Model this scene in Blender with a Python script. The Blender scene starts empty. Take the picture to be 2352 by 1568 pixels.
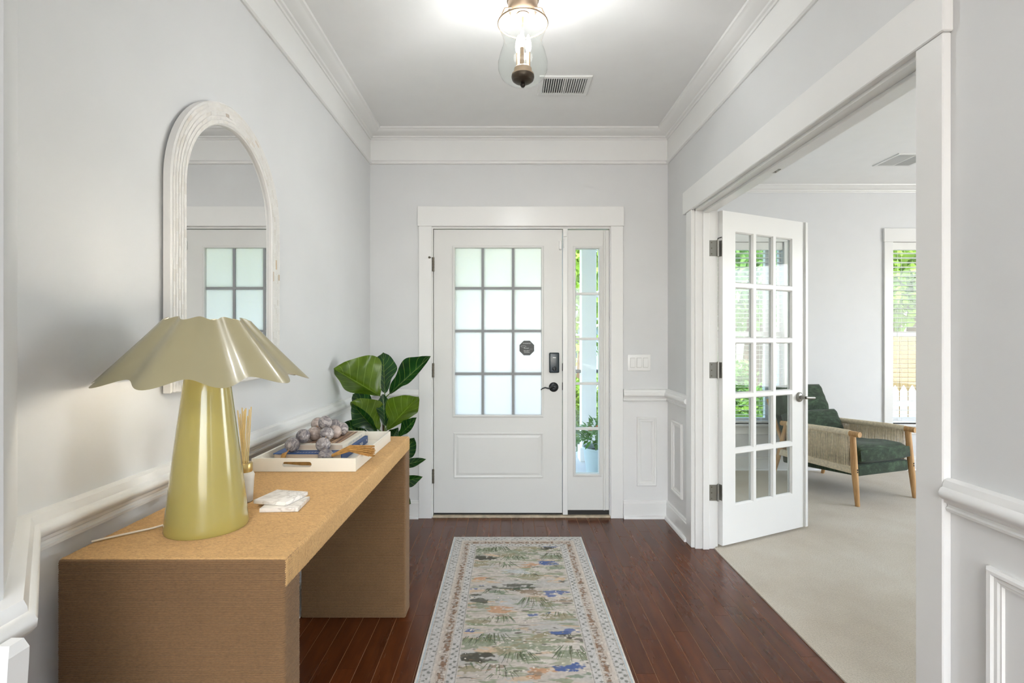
import bpy, bmesh, math, random
import numpy as np
from mathutils import Vector, Matrix

random.seed(7)
rng = np.random.default_rng(7)
R = math.radians
sc = bpy.context.scene
COL = sc.collection

# ------------------------------------------------------------------ camera, world, sun, large lights, exposure
H, F = 1.27, 1176.0                      # eye height (m), focal length in pixels of the 2352x1568 frame
cam_d = bpy.data.cameras.new('camera')
cam_d.sensor_width = 36.0
cam_d.lens = 36.0 * F / 2352.0
cam_d.shift_x = 9.0 / 2352.0
cam_d.shift_y = -6.0 / 2352.0
cam_d.clip_start = 0.02
cam_d.clip_end = 300
cam = bpy.data.objects.new('camera', cam_d)
COL.objects.link(cam)
cam.location = (0, 0, H)
cam.rotation_euler = (R(90), 0, 0)
sc.camera = cam

world = bpy.data.worlds.new('world')
sc.world = world
world.use_nodes = True
wn = world.node_tree
sky = wn.nodes.new('ShaderNodeTexSky')
sky.sky_type = 'NISHITA'
sky.sun_disc = False
sky.sun_elevation = R(50)
sky.sun_rotation = R(215)
sky.air_density = 1.0
sky.dust_density = 2.0
bg = wn.nodes['Background']
bg.inputs['Strength'].default_value = 0.74
wn.links.new(sky.outputs[0], bg.inputs[0])

def add_light(name, kind, loc, energy, color=(1, 1, 1), rot=(0, 0, 0), size=None, size_y=None, radius=None, angle=None):
    d = bpy.data.lights.new(name, kind)
    d.energy = energy
    d.color = color
    if size is not None:
        d.shape = 'RECTANGLE'
        d.size = size
        d.size_y = size_y
    if radius is not None:
        d.shadow_soft_size = radius
    if angle is not None:
        d.angle = angle
    o = bpy.data.objects.new(name, d)
    COL.objects.link(o)
    o.location = loc
    o.rotation_euler = rot
    return o

add_light('sun', 'SUN', (0, 0, 20), 4.8, (1, 0.96, 0.9), (R(40), 0, R(-55)), angle=R(1))
# added soft fill behind the camera, in front of an unseen rear opening
add_light('rear_wall_fill', 'AREA', (0.3, -5.95, 1.5), 120, (0.97, 0.985, 1.0), (R(90), 0, 0), 6.0, 2.2)
# added fill at an invented opening in the living room side wall
add_light('living_side_fill', 'AREA', (5.95, 2.2, 1.45), 62, (1.0, 0.99, 0.97), (R(90), 0, R(90)), 2.6, 1.7)

# added downward fill behind the camera; no lamp fixture hangs there
add_light('rear_ceiling_fill', 'AREA', (0.2, -1.6, 2.70), 45, (0.97, 0.98, 1.0), (0, 0, 0), 1.2, 1.2)

sc.view_settings.view_transform = 'Standard'
sc.view_settings.look = 'None'
sc.view_settings.gamma = 1.0
sc.view_settings.use_curve_mapping = False
sc.view_settings.exposure = 0.68
sc.cycles.use_denoising = True
sc.cycles.use_adaptive_sampling = True
sc.cycles.adaptive_threshold = 0.13
sc.cycles.adaptive_min_samples = 16
sc.cycles.max_bounces = 7
sc.cycles.diffuse_bounces = 4
sc.cycles.glossy_bounces = 3
sc.cycles.transmission_bounces = 4
sc.cycles.transparent_max_bounces = 16
sc.cycles.sample_clamp_indirect = 6.0

# ------------------------------------------------------------------ helpers
def P(px, py, Y):
    return Vector(((px - 1167.0) * Y / F, Y, H - (py - 778.0) * Y / F))
def XP(px, Y):
    return (px - 1167.0) * Y / F
def ZP(py, Y):
    return H - (py - 778.0) * Y / F

def lin(c):
    out = []
    for v in c[:3]:
        v = v / 255.0
        out.append(v / 12.92 if v <= 0.04045 else ((v + 0.055) / 1.055) ** 2.4)
    return (*out, 1.0)

def wm(o):
    m = o.matrix_basis.copy()
    return wm(o.parent) @ m if o.parent else m

def tag(o, label=None, cat=None, group=None, kind=None):
    if label: o['label'] = label
    if cat: o['category'] = cat
    if group: o['group'] = group
    if kind: o['kind'] = kind
    return o

def thing(name, loc, label=None, cat=None, group=None, kind=None, rotz=0.0):
    o = bpy.data.objects.new(name, None)
    o.empty_display_size = 0.1
    COL.objects.link(o)
    o.location = loc
    o.rotation_euler = (0, 0, rotz)
    return tag(o, label, cat, group, kind)

def link_mesh(name, me, mat, parent=None, loc=None):
    o = bpy.data.objects.new(name, me)
    COL.objects.link(o)
    if mat is not None and len(me.materials) == 0:
        me.materials.append(mat)
    if parent: o.parent = parent
    if loc is not None: o.location = loc
    return o

def inst(me, name, parent=None, loc=(0, 0, 0), rot=(0, 0, 0), scale=(1, 1, 1)):
    o = bpy.data.objects.new(name, me)
    COL.objects.link(o)
    if parent: o.parent = parent
    o.location = loc
    o.rotation_euler = rot
    o.scale = scale
    return o

class MB:
    def __init__(s):
        s.bm = bmesh.new()
    def _xf(s, vs, M):
        if M is not None:
            for v in vs: v.co = M @ v.co
    def box(s, a, b, bev=0.0, seg=1, M=None):
        x0, x1 = sorted((a[0], b[0])); y0, y1 = sorted((a[1], b[1])); z0, z1 = sorted((a[2], b[2]))
        v = [s.bm.verts.new(p) for p in ((x0,y0,z0),(x1,y0,z0),(x1,y1,z0),(x0,y1,z0),(x0,y0,z1),(x1,y0,z1),(x1,y1,z1),(x0,y1,z1))]
        fs = [s.bm.faces.new([v[i] for i in q]) for q in ((3,2,1,0),(4,5,6,7),(0,1,5,4),(1,2,6,5),(2,3,7,6),(3,0,4,7))]
        if bev > 0:
            es = list({e for f in fs for e in f.edges})
            r = bmesh.ops.bevel(s.bm, geom=es, offset=bev, segments=seg, profile=0.5, affect='EDGES', clamp_overlap=True)
            vs = {w for f in r['faces'] for w in f.verts} | {w for w in v if w.is_valid}
            vs = {w for w in vs if w.is_valid}
            extra = set()
            for w in vs:
                for f in w.link_faces: extra.update(f.verts)
            vs |= extra
        else:
            vs = set(v)
        s._xf(vs, M)
        return s
    def hexa(s, pts, M=None):                         # 8 points: bottom loop then top loop
        v = [s.bm.verts.new(p) for p in pts]
        for q in ((3,2,1,0),(4,5,6,7),(0,1,5,4),(1,2,6,5),(2,3,7,6),(3,0,4,7)):
            s.bm.faces.new([v[i] for i in q])
        s._xf(v, M)
        return s
    def loft(s, loops, cap=True, closed=True, M=None):
        L = [[s.bm.verts.new(p) for p in lp] for lp in loops]
        n = len(L[0])
        for a, b in zip(L[:-1], L[1:]):
            for i in range(n if closed else n - 1):
                j = (i + 1) % n
                s.bm.faces.new((a[i], a[j], b[j], b[i]))
        if cap and closed:
            s.bm.faces.new(list(reversed(L[0])))
            s.bm.faces.new(L[-1])
        s._xf([v for l in L for v in l], M)
        return s
    def lathe(s, prof, seg=32, c=(0, 0, 0), cap=True, M=None):
        loops = []
        for r, z in prof:
            loops.append([(c[0] + max(r, 1e-5) * math.cos(2*math.pi*i/seg), c[1] + max(r, 1e-5) * math.sin(2*math.pi*i/seg), c[2] + z) for i in range(seg)])
        return s.loft(loops, cap, True, M)
    def tube(s, pts, r, seg=8, cap=True, M=None):
        pts = [Vector(p) for p in pts]
        n = len(pts)
        rr = r if hasattr(r, '__len__') else [r] * n
        loops = []
        up = None
        for i, p in enumerate(pts):
            d = (pts[min(i+1, n-1)] - pts[max(i-1, 0)]).normalized()
            if up is None:
                up = Vector((0, 0, 1)) if abs(d.z) < 0.9 else Vector((1, 0, 0))
            x = d.cross(up).normalized()
            up = x.cross(d).normalized()
            loops.append([p + (x * math.cos(2*math.pi*k/seg) + up * math.sin(2*math.pi*k/seg)) * rr[i] for k in range(seg)])
        return s.loft(loops, cap, True, M)
    def sphere(s, c, r, u=20, v=12, sc3=(1, 1, 1), M=None):
        res = bmesh.ops.create_uvsphere(s.bm, u_segments=u, v_segments=v, radius=1.0)
        for w in res['verts']:
            w.co = Vector((w.co.x*r*sc3[0] + c[0], w.co.y*r*sc3[1] + c[1], w.co.z*r*sc3[2] + c[2]))
        s._xf(res['verts'], M)
        return s
    def prism(s, poly, fn, d0, d1, M=None):           # poly 2D, fn(u, v, d) -> 3D
        a = [s.bm.verts.new(fn(u, v, d0)) for u, v in poly]
        b = [s.bm.verts.new(fn(u, v, d1)) for u, v in poly]
        n = len(poly)
        s.bm.faces.new(list(reversed(a))); s.bm.faces.new(b)
        for i in range(n):
            j = (i+1) % n
            s.bm.faces.new((a[i], a[j], b[j], b[i]))
        s._xf(a + b, M)
        return s
    def grid_wall(s, u0, u1, v0, v1, holes, fn, d0, d1, M=None):
        """slab in (u,v) with rectangular holes, thickness d0..d1"""
        us = sorted({u0, u1, *[h[0] for h in holes], *[h[1] for h in holes]})
        vs = sorted({v0, v1, *[h[2] for h in holes], *[h[3] for h in holes]})
        us = [u for u in us if u0 <= u <= u1]; vs = [v for v in vs if v0 <= v <= v1]
        def solid(i, j):
            if i < 0 or j < 0 or i >= len(us)-1 or j >= len(vs)-1: return False
            cu, cv = (us[i]+us[i+1])/2, (vs[j]+vs[j+1])/2
            return not any(h[0] < cu < h[1] and h[2] < cv < h[3] for h in holes)
        cache = {}
        def V(i, j, k):
            if (i, j, k) not in cache:
                cache[(i, j, k)] = s.bm.verts.new(fn(us[i], vs[j], (d0, d1)[k]))
            return cache[(i, j, k)]
        for i in range(len(us)-1):
            for j in range(len(vs)-1):
                if not solid(i, j): continue
                s.bm.faces.new((V(i,j,0), V(i+1,j,0), V(i+1,j+1,0), V(i,j+1,0)))
                s.bm.faces.new((V(i,j+1,1), V(i+1,j+1,1), V(i+1,j,1), V(i,j,1)))
                if not solid(i-1, j): s.bm.faces.new((V(i,j,1), V(i,j,0), V(i,j+1,0), V(i,j+1,1)))
                if not solid(i+1, j): s.bm.faces.new((V(i+1,j,0), V(i+1,j,1), V(i+1,j+1,1), V(i+1,j+1,0)))
                if not solid(i, j-1): s.bm.faces.new((V(i,j,0), V(i,j,1), V(i+1,j,1), V(i+1,j,0)))
                if not solid(i, j+1): s.bm.faces.new((V(i,j+1,1), V(i,j+1,0), V(i+1,j+1,0), V(i+1,j+1,1)))
        s._xf(cache.values(), M)
        return s
    def sweep(s, prof, path, closed=False):
        """prof (out, z) polygon swept along a floor path; the room lies to the right of the travel direction"""
        n = len(path)
        loops = []
        for i in range(n):
            p = Vector(path[i])
            def nrm(a, b):
                d = (Vector(b) - Vector(a)).normalized()
                return Vector((d.y, -d.x))
            ns = []
            if i > 0 or closed: ns.append(nrm(path[i-1], path[i]))
            if i < n-1 or closed: ns.append(nrm(path[i], path[(i+1) % n]))
            m = ns[0] if len(ns) == 1 else (ns[0] + ns[1]) / (1 + ns[0].dot(ns[1]))
            loops.append([(p.x + m.x*o, p.y + m.y*o, z) for o, z in prof])
        if closed: loops.append(loops[0])
        return s.loft(loops, not closed)
    def frame(s, prof, fn, u0, u1, v0, v1):
        """mitred rectangular moulding; prof (inset from outer edge, out)"""
        loops = []
        for (cu, cv, su, sv) in ((u0, v0, 1, 1), (u1, v0, -1, 1), (u1, v1, -1, -1), (u0, v1, 1, -1)):
            loops.append([fn(cu + su*i, cv + sv*i, o) for i, o in prof])
        L = [[s.bm.verts.new(p) for p in lp] for lp in loops]
        n = len(prof)
        for k in range(4):
            a, b = L[k], L[(k+1) % 4]
            for i in range(n):
                j = (i+1) % n
                s.bm.faces.new((a[i], a[j], b[j], b[i]))
        return s
    def build(s, name, mat, parent=None, smooth=None, world=True):
        bmesh.ops.recalc_face_normals(s.bm, faces=s.bm.faces)
        if parent is not None and world:
            s.bm.transform(wm(parent).inverted())
        me = bpy.data.meshes.new(name)
        s.bm.to_mesh(me); s.bm.free()
        if smooth:
            for p in me.polygons: p.use_smooth = True
            me.set_sharp_from_angle(angle=R(smooth))
        return link_mesh(name, me, mat, parent)

fXZ = lambda u, v, d: (u, d, v)          # wall facing -Y : d = Y
fYZ = lambda u, v, d: (d, u, v)          # wall facing X : d = X

# ------------------------------------------------------------------ materials
class N:
    def __init__(s, name):
        s.m = bpy.data.materials.new(name); s.m.use_nodes = True
        s.t = s.m.node_tree; s.b = s.t.nodes['Principled BSDF']; s.out = s.t.nodes['Material Output']
    def n(s, kind, **kw):
        nd = s.t.nodes.new('ShaderNode' + kind)
        for k, v in kw.items():
            if k in nd.inputs: nd.inputs[k].default_value = v
            else: setattr(nd, k, v)
        return nd
    def l(s, a, b):
        s.t.links.new(a, b)
    def coords(s, scale=(1, 1, 1), kind='Object', rot=(0, 0, 0)):
        tc = s.n('TexCoord'); mp = s.n('Mapping')
        mp.inputs['Scale'].default_value = scale
        mp.inputs['Rotation'].default_value = rot
        s.l(tc.outputs[kind], mp.inputs[0])
        return mp.outputs[0]
    def noise(s, vec, scale, detail=3, rough=0.5):
        nd = s.n('TexNoise')
        nd.inputs['Scale'].default_value = scale; nd.inputs['Detail'].default_value = detail; nd.inputs['Roughness'].default_value = rough
        s.l(vec, nd.inputs['Vector'])
        return nd.outputs['Fac']
    def ramp(s, fac, stops):
        r = s.n('ValToRGB')
        e = r.color_ramp.elements
        while len(e) < len(stops): e.new(0.5)
        for k, (p, c) in zip(e, stops): k.position = p; k.color = c
        s.l(fac, r.inputs[0])
        return r.outputs[0]
    def mix(s, fac, a, b, blend='MIX'):
        m = s.n('MixRGB', blend_type=blend)
        for i, v in zip((0, 1, 2), (fac, a, b)):
            if hasattr(v, 'links'): s.l(v, m.inputs[i])
            else: m.inputs[i].default_value = v
        return m.outputs[0]
    def math(s, op, a, b=0.0):
        m = s.n('Math', operation=op)
        for i, v in zip((0, 1), (a, b)):
            if hasattr(v, 'links'): s.l(v, m.inputs[i])
            else: m.inputs[i].default_value = v
        return m.outputs[0]
    def bump(s, h, strength=0.2, dist=0.002):
        b = s.n('Bump'); b.inputs['Strength'].default_value = strength; b.inputs['Distance'].default_value = dist
        s.l(h, b.inputs['Height']); s.l(b.outputs[0], s.b.inputs['Normal'])
    def set(s, color=None, rough=None, metal=None, **kw):
        if color is not None:
            if hasattr(color, 'links'): s.l(color, s.b.inputs['Base Color'])
            else: s.b.inputs['Base Color'].default_value = color
        if rough is not None:
            if hasattr(rough, 'links'): s.l(rough, s.b.inputs['Roughness'])
            else: s.b.inputs['Roughness'].default_value = rough
        if metal is not None: s.b.inputs['Metallic'].default_value = metal
        for k, v in kw.items(): s.b.inputs[k.replace('_', ' ')].default_value = v
        return s.m

def plain(name, rgb, rough=0.5, metal=0.0, var=0.04, nscale=8, bump=0.0, bscale=200, **kw):
    k = N(name)
    v = k.coords()
    c = lin(rgb)
    d = tuple(x * (1 - var) for x in c[:3]) + (1,)
    col = k.ramp(k.noise(v, nscale), [(0.3, d), (0.7, c)])
    if bump: k.bump(k.noise(v, bscale, 2), bump, 0.001)
    return k.set(col, rough, metal, **kw)

def wall_mat():
    k = N('painted_wall')
    tc = k.n('NewGeometry'); sp = k.n('SeparateXYZ'); k.l(tc.outputs['Position'], sp.inputs[0])
    f = k.math('GREATER_THAN', sp.outputs['Z'], 0.87)
    v = k.coords()
    up = k.ramp(k.noise(v, 3), [(0.3, lin((217, 218, 218))), (0.7, lin((221, 222, 222)))])
    col = k.mix(f, lin((228, 228, 227)), up)
    k.bump(k.noise(v, 350, 2), 0.05, 0.001)
    return k.set(col, 0.55)
M_wall = wall_mat()
M_living = plain('living_wall_paint', (228, 229, 230), 0.6, bump=0.05, bscale=350, var=0.02)
M_ceil = plain('ceiling_paint', (240, 240, 239), 0.8, var=0.02, bump=0.05, bscale=300)
M_trim = plain('white_trim_paint', (236, 236, 234), 0.28, var=0.02, nscale=4, bump=0.03, bscale=60)
M_door = plain('door_paint', (224, 224, 221), 0.35, var=0.02, nscale=4, bump=0.03, bscale=80)
M_grille = plain('backlit_grey_bar', (150, 152, 154), 0.5, var=0.05)  # even grey carries the backlit shade of the door's glazing bars
M_black = plain('black_metal', (34, 37, 40), 0.35, 0.3)
M_lock = plain('dark_lock_plastic', (38, 50, 56), 0.25)
M_dark = plain('dark_rubber', (40, 38, 36), 0.7)
M_nickel = plain('satin_nickel', (150, 148, 142), 0.35, 0.9)
M_bronze = plain('champagne_bronze', (176, 156, 134), 0.4, 0.75)
M_hinge = plain('tarnished_hinge', (120, 114, 102), 0.45, 0.7, var=0.3, nscale=60)
M_thresh = plain('weathered_threshold', (205, 190, 165), 0.6, var=0.35, nscale=30)
M_white = plain('white_plastic', (240, 240, 238), 0.3, var=0.01)

def glass_mat(name, tint=(0.97, 0.99, 0.98, 1), gloss=0.08):
    k = N(name)
    tr = k.n('BsdfTransparent'); tr.inputs[0].default_value = tint
    gl = k.n('BsdfGlossy'); gl.inputs['Roughness'].default_value = 0.02
    ge = k.n('NewGeometry'); dt = k.n('VectorMath', operation='DOT_PRODUCT')
    k.l(ge.outputs['Incoming'], dt.inputs[0]); k.l(ge.outputs['Normal'], dt.inputs[1])
    c = k.math('SUBTRACT', 1.0, k.math('ABSOLUTE', dt.outputs['Value']))
    f = k.math('ADD', k.math('MULTIPLY', k.math('POWER', c, 5.0), 0.9), gloss * 0.4)
    mx = k.n('MixShader'); k.l(f, mx.inputs[0]); k.l(tr.outputs[0], mx.inputs[1]); k.l(gl.outputs[0], mx.inputs[2])
    k.l(mx.outputs[0], k.out.inputs[0])
    return k.m
M_glass = glass_mat('clear_glass')

def frost_mat():
    k = N('frosted_glass')
    v = k.coords()
    tl = k.n('BsdfTranslucent'); tl.inputs[0].default_value = (1.0, 0.955, 0.945, 1)
    gl = k.n('BsdfGlossy'); gl.inputs['Roughness'].default_value = 0.25
    b = k.n('Bump'); b.inputs['Strength'].default_value = 0.05; b.inputs['Distance'].default_value = 0.002
    k.l(k.noise(v, 120, 2), b.inputs['Height']); k.l(b.outputs[0], gl.inputs['Normal'])
    mx = k.n('MixShader'); mx.inputs[0].default_value = 0.05
    k.l(tl.outputs[0], mx.inputs[1]); k.l(gl.outputs[0], mx.inputs[2]); k.l(mx.outputs[0], k.out.inputs[0])
    return k.m
M_frost = frost_mat()

def wood_floor():
    k = N('cherry_hardwood')
    v = k.coords((11, 1.6, 11))
    oi = k.n('ObjectInfo')
    add = k.n('VectorMath', operation='ADD')
    k.l(v, add.inputs[0])
    cx = k.n('CombineXYZ'); k.l(k.math('MULTIPLY', oi.outputs['Random'], 40.0), cx.inputs[0]); k.l(k.math('MULTIPLY', oi.outputs['Random'], 23.0), cx.inputs[1])
    k.l(cx.outputs[0], add.inputs[1])
    g = k.noise(add.outputs[0], 2.2, 6, 0.62)
    base = k.ramp(g, [(0.2, lin((72, 34, 14))), (0.5, lin((90, 45, 19))), (0.8, lin((108, 58, 27)))])
    tone = k.ramp(oi.outputs['Random'], [(0.0, (0.78, 0.76, 0.74, 1)), (0.5, (0.95, 0.94, 0.93, 1)), (1.0, (1.12, 1.08, 1.04, 1))])
    col = k.mix(1.0, base, tone, 'MULTIPLY')
    k.bump(g, 0.06, 0.001)
    return k.set(col, k.ramp(k.noise(v, 1.5), [(0.3, (0.20,)*3 + (1,)), (0.7, (0.30,)*3 + (1,))]), Specular_IOR_Level=0.38)
M_plank = wood_floor()

def carpet():
    k = N('cream_carpet')
    v = k.coords()
    big = k.noise(v, 1.6, 4, 0.6)
    fine = k.noise(v, 160, 3, 0.7)
    c = k.ramp(big, [(0.3, lin((196, 183, 162))), (0.55, lin((212, 202, 184))), (0.75, lin((220, 213, 198)))])
    c2 = k.mix(0.55, c, k.ramp(fine, [(0.35, (0.62, 0.6, 0.56, 1)), (0.6, (1, 1, 1, 1))]), 'MULTIPLY')
    k.bump(fine, 0.9, 0.006)
    return k.set(c2, 0.95, Sheen_Weight=0.3)
M_carpet = carpet()

def jute(name, axis, rgb):
    k = N(name)
    v = k.coords()
    st = [150, 150, 150]; st['XYZ'.index(axis)] = 520
    strand = k.noise(k.coords(tuple(st)), 1.0, 3, 0.7)
    fuzz = k.noise(v, 420, 3, 0.75)
    big = k.noise(v, 7, 3, 0.6)
    c = lin(rgb)
    dk = tuple(x * 0.35 for x in c[:3]) + (1,)
    hi = tuple(min(1, x * 1.5) for x in c[:3]) + (1,)
    col = k.ramp(strand, [(0.25, dk), (0.5, c), (0.78, hi)])
    col = k.mix(0.5, col, k.ramp(big, [(0.3, tuple(x*0.8 for x in c[:3]) + (1,)), (0.7, c)]))
    k.bump(k.math('ADD', strand, fuzz), 0.6, 0.0012)
    return k.set(col, 0.92, Sheen_Weight=0.1)
M_jute_top = jute('jute_rope_top', 'Y', (204, 164, 110))  # paler and warmer than the legs: lamplight put into the colour
M_jute_leg = jute('jute_rope_leg', 'Z', (126, 95, 62))  # same rope, kept in the darker tone of its unlit faces

def stone(name, a, b, vein, scale, rough=0.25, vamt=0.5):
    k = N(name)
    oi = k.n('ObjectInfo')
    v0 = k.coords()
    add = k.n('VectorMath', operation='ADD'); k.l(v0, add.inputs[0])
    cx = k.n('CombineXYZ'); k.l(k.math('MULTIPLY', oi.outputs['Random'], 9.0), cx.inputs[0]); k.l(cx.outputs[0], add.inputs[1])
    v = add.outputs[0]
    n1 = k.noise(v, scale, 5, 0.6)
    nd = k.n('TexNoise'); nd.inputs['Scale'].default_value = scale * 0.8; nd.inputs['Detail'].default_value = 6; nd.inputs['Distortion'].default_value = 2.5
    k.l(v, nd.inputs['Vector'])
    vv = k.math('ABSOLUTE', k.math('SUBTRACT', nd.outputs['Fac'], 0.5))
    vm = k.ramp(vv, [(0.0, (1, 1, 1, 1)), (0.06, (0, 0, 0, 1))])
    base = k.ramp(n1, [(0.3, lin(a)), (0.7, lin(b))])
    col = k.mix(k.math('MULTIPLY', vm, vamt), base, lin(vein))
    return k.set(col, rough)
M_bead = stone('grey_marbled_stone', (92, 88, 96), (192, 182, 176), (66, 62, 74), 22, 0.13, 0.7)
M_bead_brown = stone('taupe_marbled_stone', (140, 124, 116), (196, 180, 170), (110, 98, 100), 22, 0.18, 0.5)
M_marble = stone('white_marble', (226, 220, 212), (246, 242, 236), (150, 140, 128), 14, 0.3, 0.45)

def sage_metal(name, rgb, rough, coat):
    k = N(name)
    v = k.coords()
    c = lin(rgb)
    col = k.ramp(k.noise(v, 12, 2), [(0.3, tuple(x*0.95 for x in c[:3]) + (1,)), (0.7, c)])
    return k.set(col, rough, 0.0, Coat_Weight=coat, Coat_Roughness=0.08)
M_shade = sage_metal('olive_lacquer_shade', (158, 149, 116), 0.30, 0.35)
M_lampbase = sage_metal('sage_gloss_ceramic', (172, 158, 88), 0.20, 0.6)

def emit(name, rgb, strength):
    k = N(name)
    e = k.n('Emission'); e.inputs[0].default_value = (*rgb, 1); e.inputs[1].default_value = strength
    k.l(e.outputs[0], k.out.inputs[0])
    k.m.cycles.emission_sampling = 'NONE'
    return k.m
M_bulb = emit('warm_bulb_glow', (1, 0.95, 0.88), 8)
M_lampbulb = emit('lamp_bulb_glow', (1, 0.9, 0.72), 8)

def mirror_mat():
    k = N('mirror_silver')
    v = k.coords()
    return k.set(k.ramp(k.noise(v, 3), [(0.4, (0.84, 0.85, 0.85, 1)), (0.6, (0.86, 0.87, 0.87, 1))]), 0.004, 1.0)
M_mirror = mirror_mat()

def pearl_mat():
    k = N('mother_of_pearl_tile')
    g = k.n('NewGeometry')
    r = g.outputs['Random Per Island']
    base = k.ramp(r, [(0.0, lin((226, 222, 214))), (0.3, lin((242, 240, 235))), (0.975, lin((236, 234, 230))), (0.98, lin((206, 180, 148))), (0.99, lin((190, 186, 182))), (1.0, lin((205, 190, 170)))])
    v = k.coords()
    c = k.mix(0.25, base, k.ramp(k.noise(v, 40, 4), [(0.3, lin((214, 210, 204))), (0.7, lin((250, 250, 250)))]), 'MULTIPLY')
    return k.set(c, 0.25)
M_pearl = pearl_mat()
M_grout = plain('pale_frame_resin', (232, 230, 226), 0.4, var=0.04)

def leaf_mat():
    k = N('fiddle_leaf')
    tc = k.n('TexCoord'); sp = k.n('SeparateXYZ'); k.l(tc.outputs['UV'], sp.inputs[0])
    u, vv = sp.outputs['X'], sp.outputs['Y']
    av = k.math('ABSOLUTE', k.math('SUBTRACT', vv, 0.5))
    mid = k.math('LESS_THAN', av, 0.012)
    fr = k.math('FRACT', k.math('MULTIPLY', k.math('SUBTRACT', u, k.math('MULTIPLY', k.math('POWER', av, 0.8), 0.42)), 7.0))
    side = k.math('LESS_THAN', k.math('ABSOLUTE', k.math('SUBTRACT', fr, 0.5)), 0.035)
    vein = k.math('MAXIMUM', mid, side)
    g = k.n('NewGeometry')
    v = k.coords()
    nz = k.noise(v, 14, 4)
    top = k.ramp(nz, [(0.3, lin((12, 44, 22))), (0.7, lin((30, 74, 30)))])
    under = k.ramp(nz, [(0.3, lin((74, 98, 16))), (0.7, lin((100, 122, 30)))])
    col = k.mix(g.outputs['Backfacing'], top, under)
    col = k.mix(k.math('MULTIPLY', vein, 0.6), col, lin((138, 160, 82)))
    k.set(col, 0.28)
    k.bump(k.math('SUBTRACT', nz, vein), 0.25, 0.002)
    tl = k.n('BsdfTranslucent'); k.l(k.mix(1.0, col, (1.0, 1.5, 0.4, 1), 'MULTIPLY'), tl.inputs[0])
    mx = k.n('MixShader'); mx.inputs[0].default_value = 0.3
    k.l(k.b.outputs[0], mx.inputs[1]); k.l(tl.outputs[0], mx.inputs[2]); k.l(mx.outputs[0], k.out.inputs[0])
    return k.m
M_leaf = leaf_mat()
M_stem = plain('brown_bark', (92, 72, 48), 0.8, var=0.4, nscale=40, bump=0.4, bscale=90)

def fabric(name, rgb, sc_=240):
    k = N(name)
    v = k.coords()
    c = lin(rgb)
    big = k.noise(k.coords((1.5, 9, 2)), 9, 5, 0.7)
    col = k.ramp(big, [(0.3, tuple(x*0.4 for x in c[:3]) + (1,)), (0.5, c), (0.72, tuple(min(1, x*2.6) for x in c[:3]) + (1,))])
    k.bump(k.math('ADD', k.noise(v, sc_, 2), k.math('MULTIPLY', big, 1.5)), 0.35, 0.004)
    return k.set(col, 0.9, Sheen_Weight=0.12)
M_green = fabric('green_corduroy', (46, 62, 44))
M_oak = None
def oak():
    k = N('light_oak')
    v = k.coords((8, 8, 1))
    g = k.noise(v, 9, 5, 0.6)
    return k.set(k.ramp(g, [(0.3, lin((176, 132, 84))), (0.7, lin((212, 170, 116)))]), 0.45)
M_oak = oak()
M_rope = plain('natural_cotton_rope', (238, 224, 196), 0.85, var=0.25, nscale=60, bump=0.4, bscale=400)
M_blue = plain('navy_book_cloth', (44, 82, 142), 0.45, var=0.1)
M_cream = plain('cream_book_cover', (226, 218, 202), 0.5, var=0.04)
M_page = None
def pages():
    k = N('book_pages')
    v = k.coords((2, 2, 900))
    n = k.noise(v, 1.0, 2)
    return k.set(k.ramp(n, [(0.35, lin((196, 176, 152))), (0.65, lin((232, 214, 194)))]), 0.8)
M_page = pages()
def print_mat():
    k = N('brown_striped_cover_print')
    v = k.coords((60, 3, 1))
    n = k.noise(v, 1.6, 3)
    return k.set(k.ramp(n, [(0.35, lin((92, 66, 54))), (0.5, lin((140, 106, 84))), (0.6, lin((206, 176, 140)))]), 0.5)
M_print = print_mat()
M_raffia = plain('raffia_tassel', (200, 150, 82), 0.7, var=0.4, nscale=80)
M_gold = plain('brushed_gold', (196, 170, 110), 0.3, 0.9)
def frosted_bottle():
    k = N('frosted_bottle_glass')
    v = k.coords()
    return k.set(k.ramp(k.noise(v, 20), [(0.3, lin((222, 216, 206))), (0.7, lin((238, 234, 226)))]), 0.45, Transmission_Weight=0.25)
M_bottle = frosted_bottle()
M_reed = plain('pale_reed', (232, 206, 146), 0.7, var=0.15, nscale=40)
M_cord = plain('clear_plastic_cord', (226, 216, 196), 0.3)
M_soil = plain('dark_soil', (48, 36, 26), 0.95, var=0.5, nscale=60)
M_pot = plain('woven_basket', (150, 120, 84), 0.8, var=0.3, nscale=50)
M_sticker = plain('dark_grey_sticker', (82, 84, 84), 0.5)
M_ink = plain('white_ink', (225, 226, 226), 0.5)
M_ink2 = plain('pale_grey_ink', (176, 176, 172), 0.5)
M_vent = plain('white_enamel_vent', (232, 232, 230), 0.4)
M_void = plain('dark_duct_interior', (70, 72, 72), 0.9)
M_blind = plain('white_blind_slat', (238, 238, 234), 0.4)

# ------------------------------------------------------------------ the setting
XL, XR, YB, ZC = -0.981, 1.135, 3.64, 2.743
XR2 = 1.255
YL = 4.95                                    # front wall of the living room
A_, B_ = (-0.981, 1.024), (-0.690, 0.700)

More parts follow.
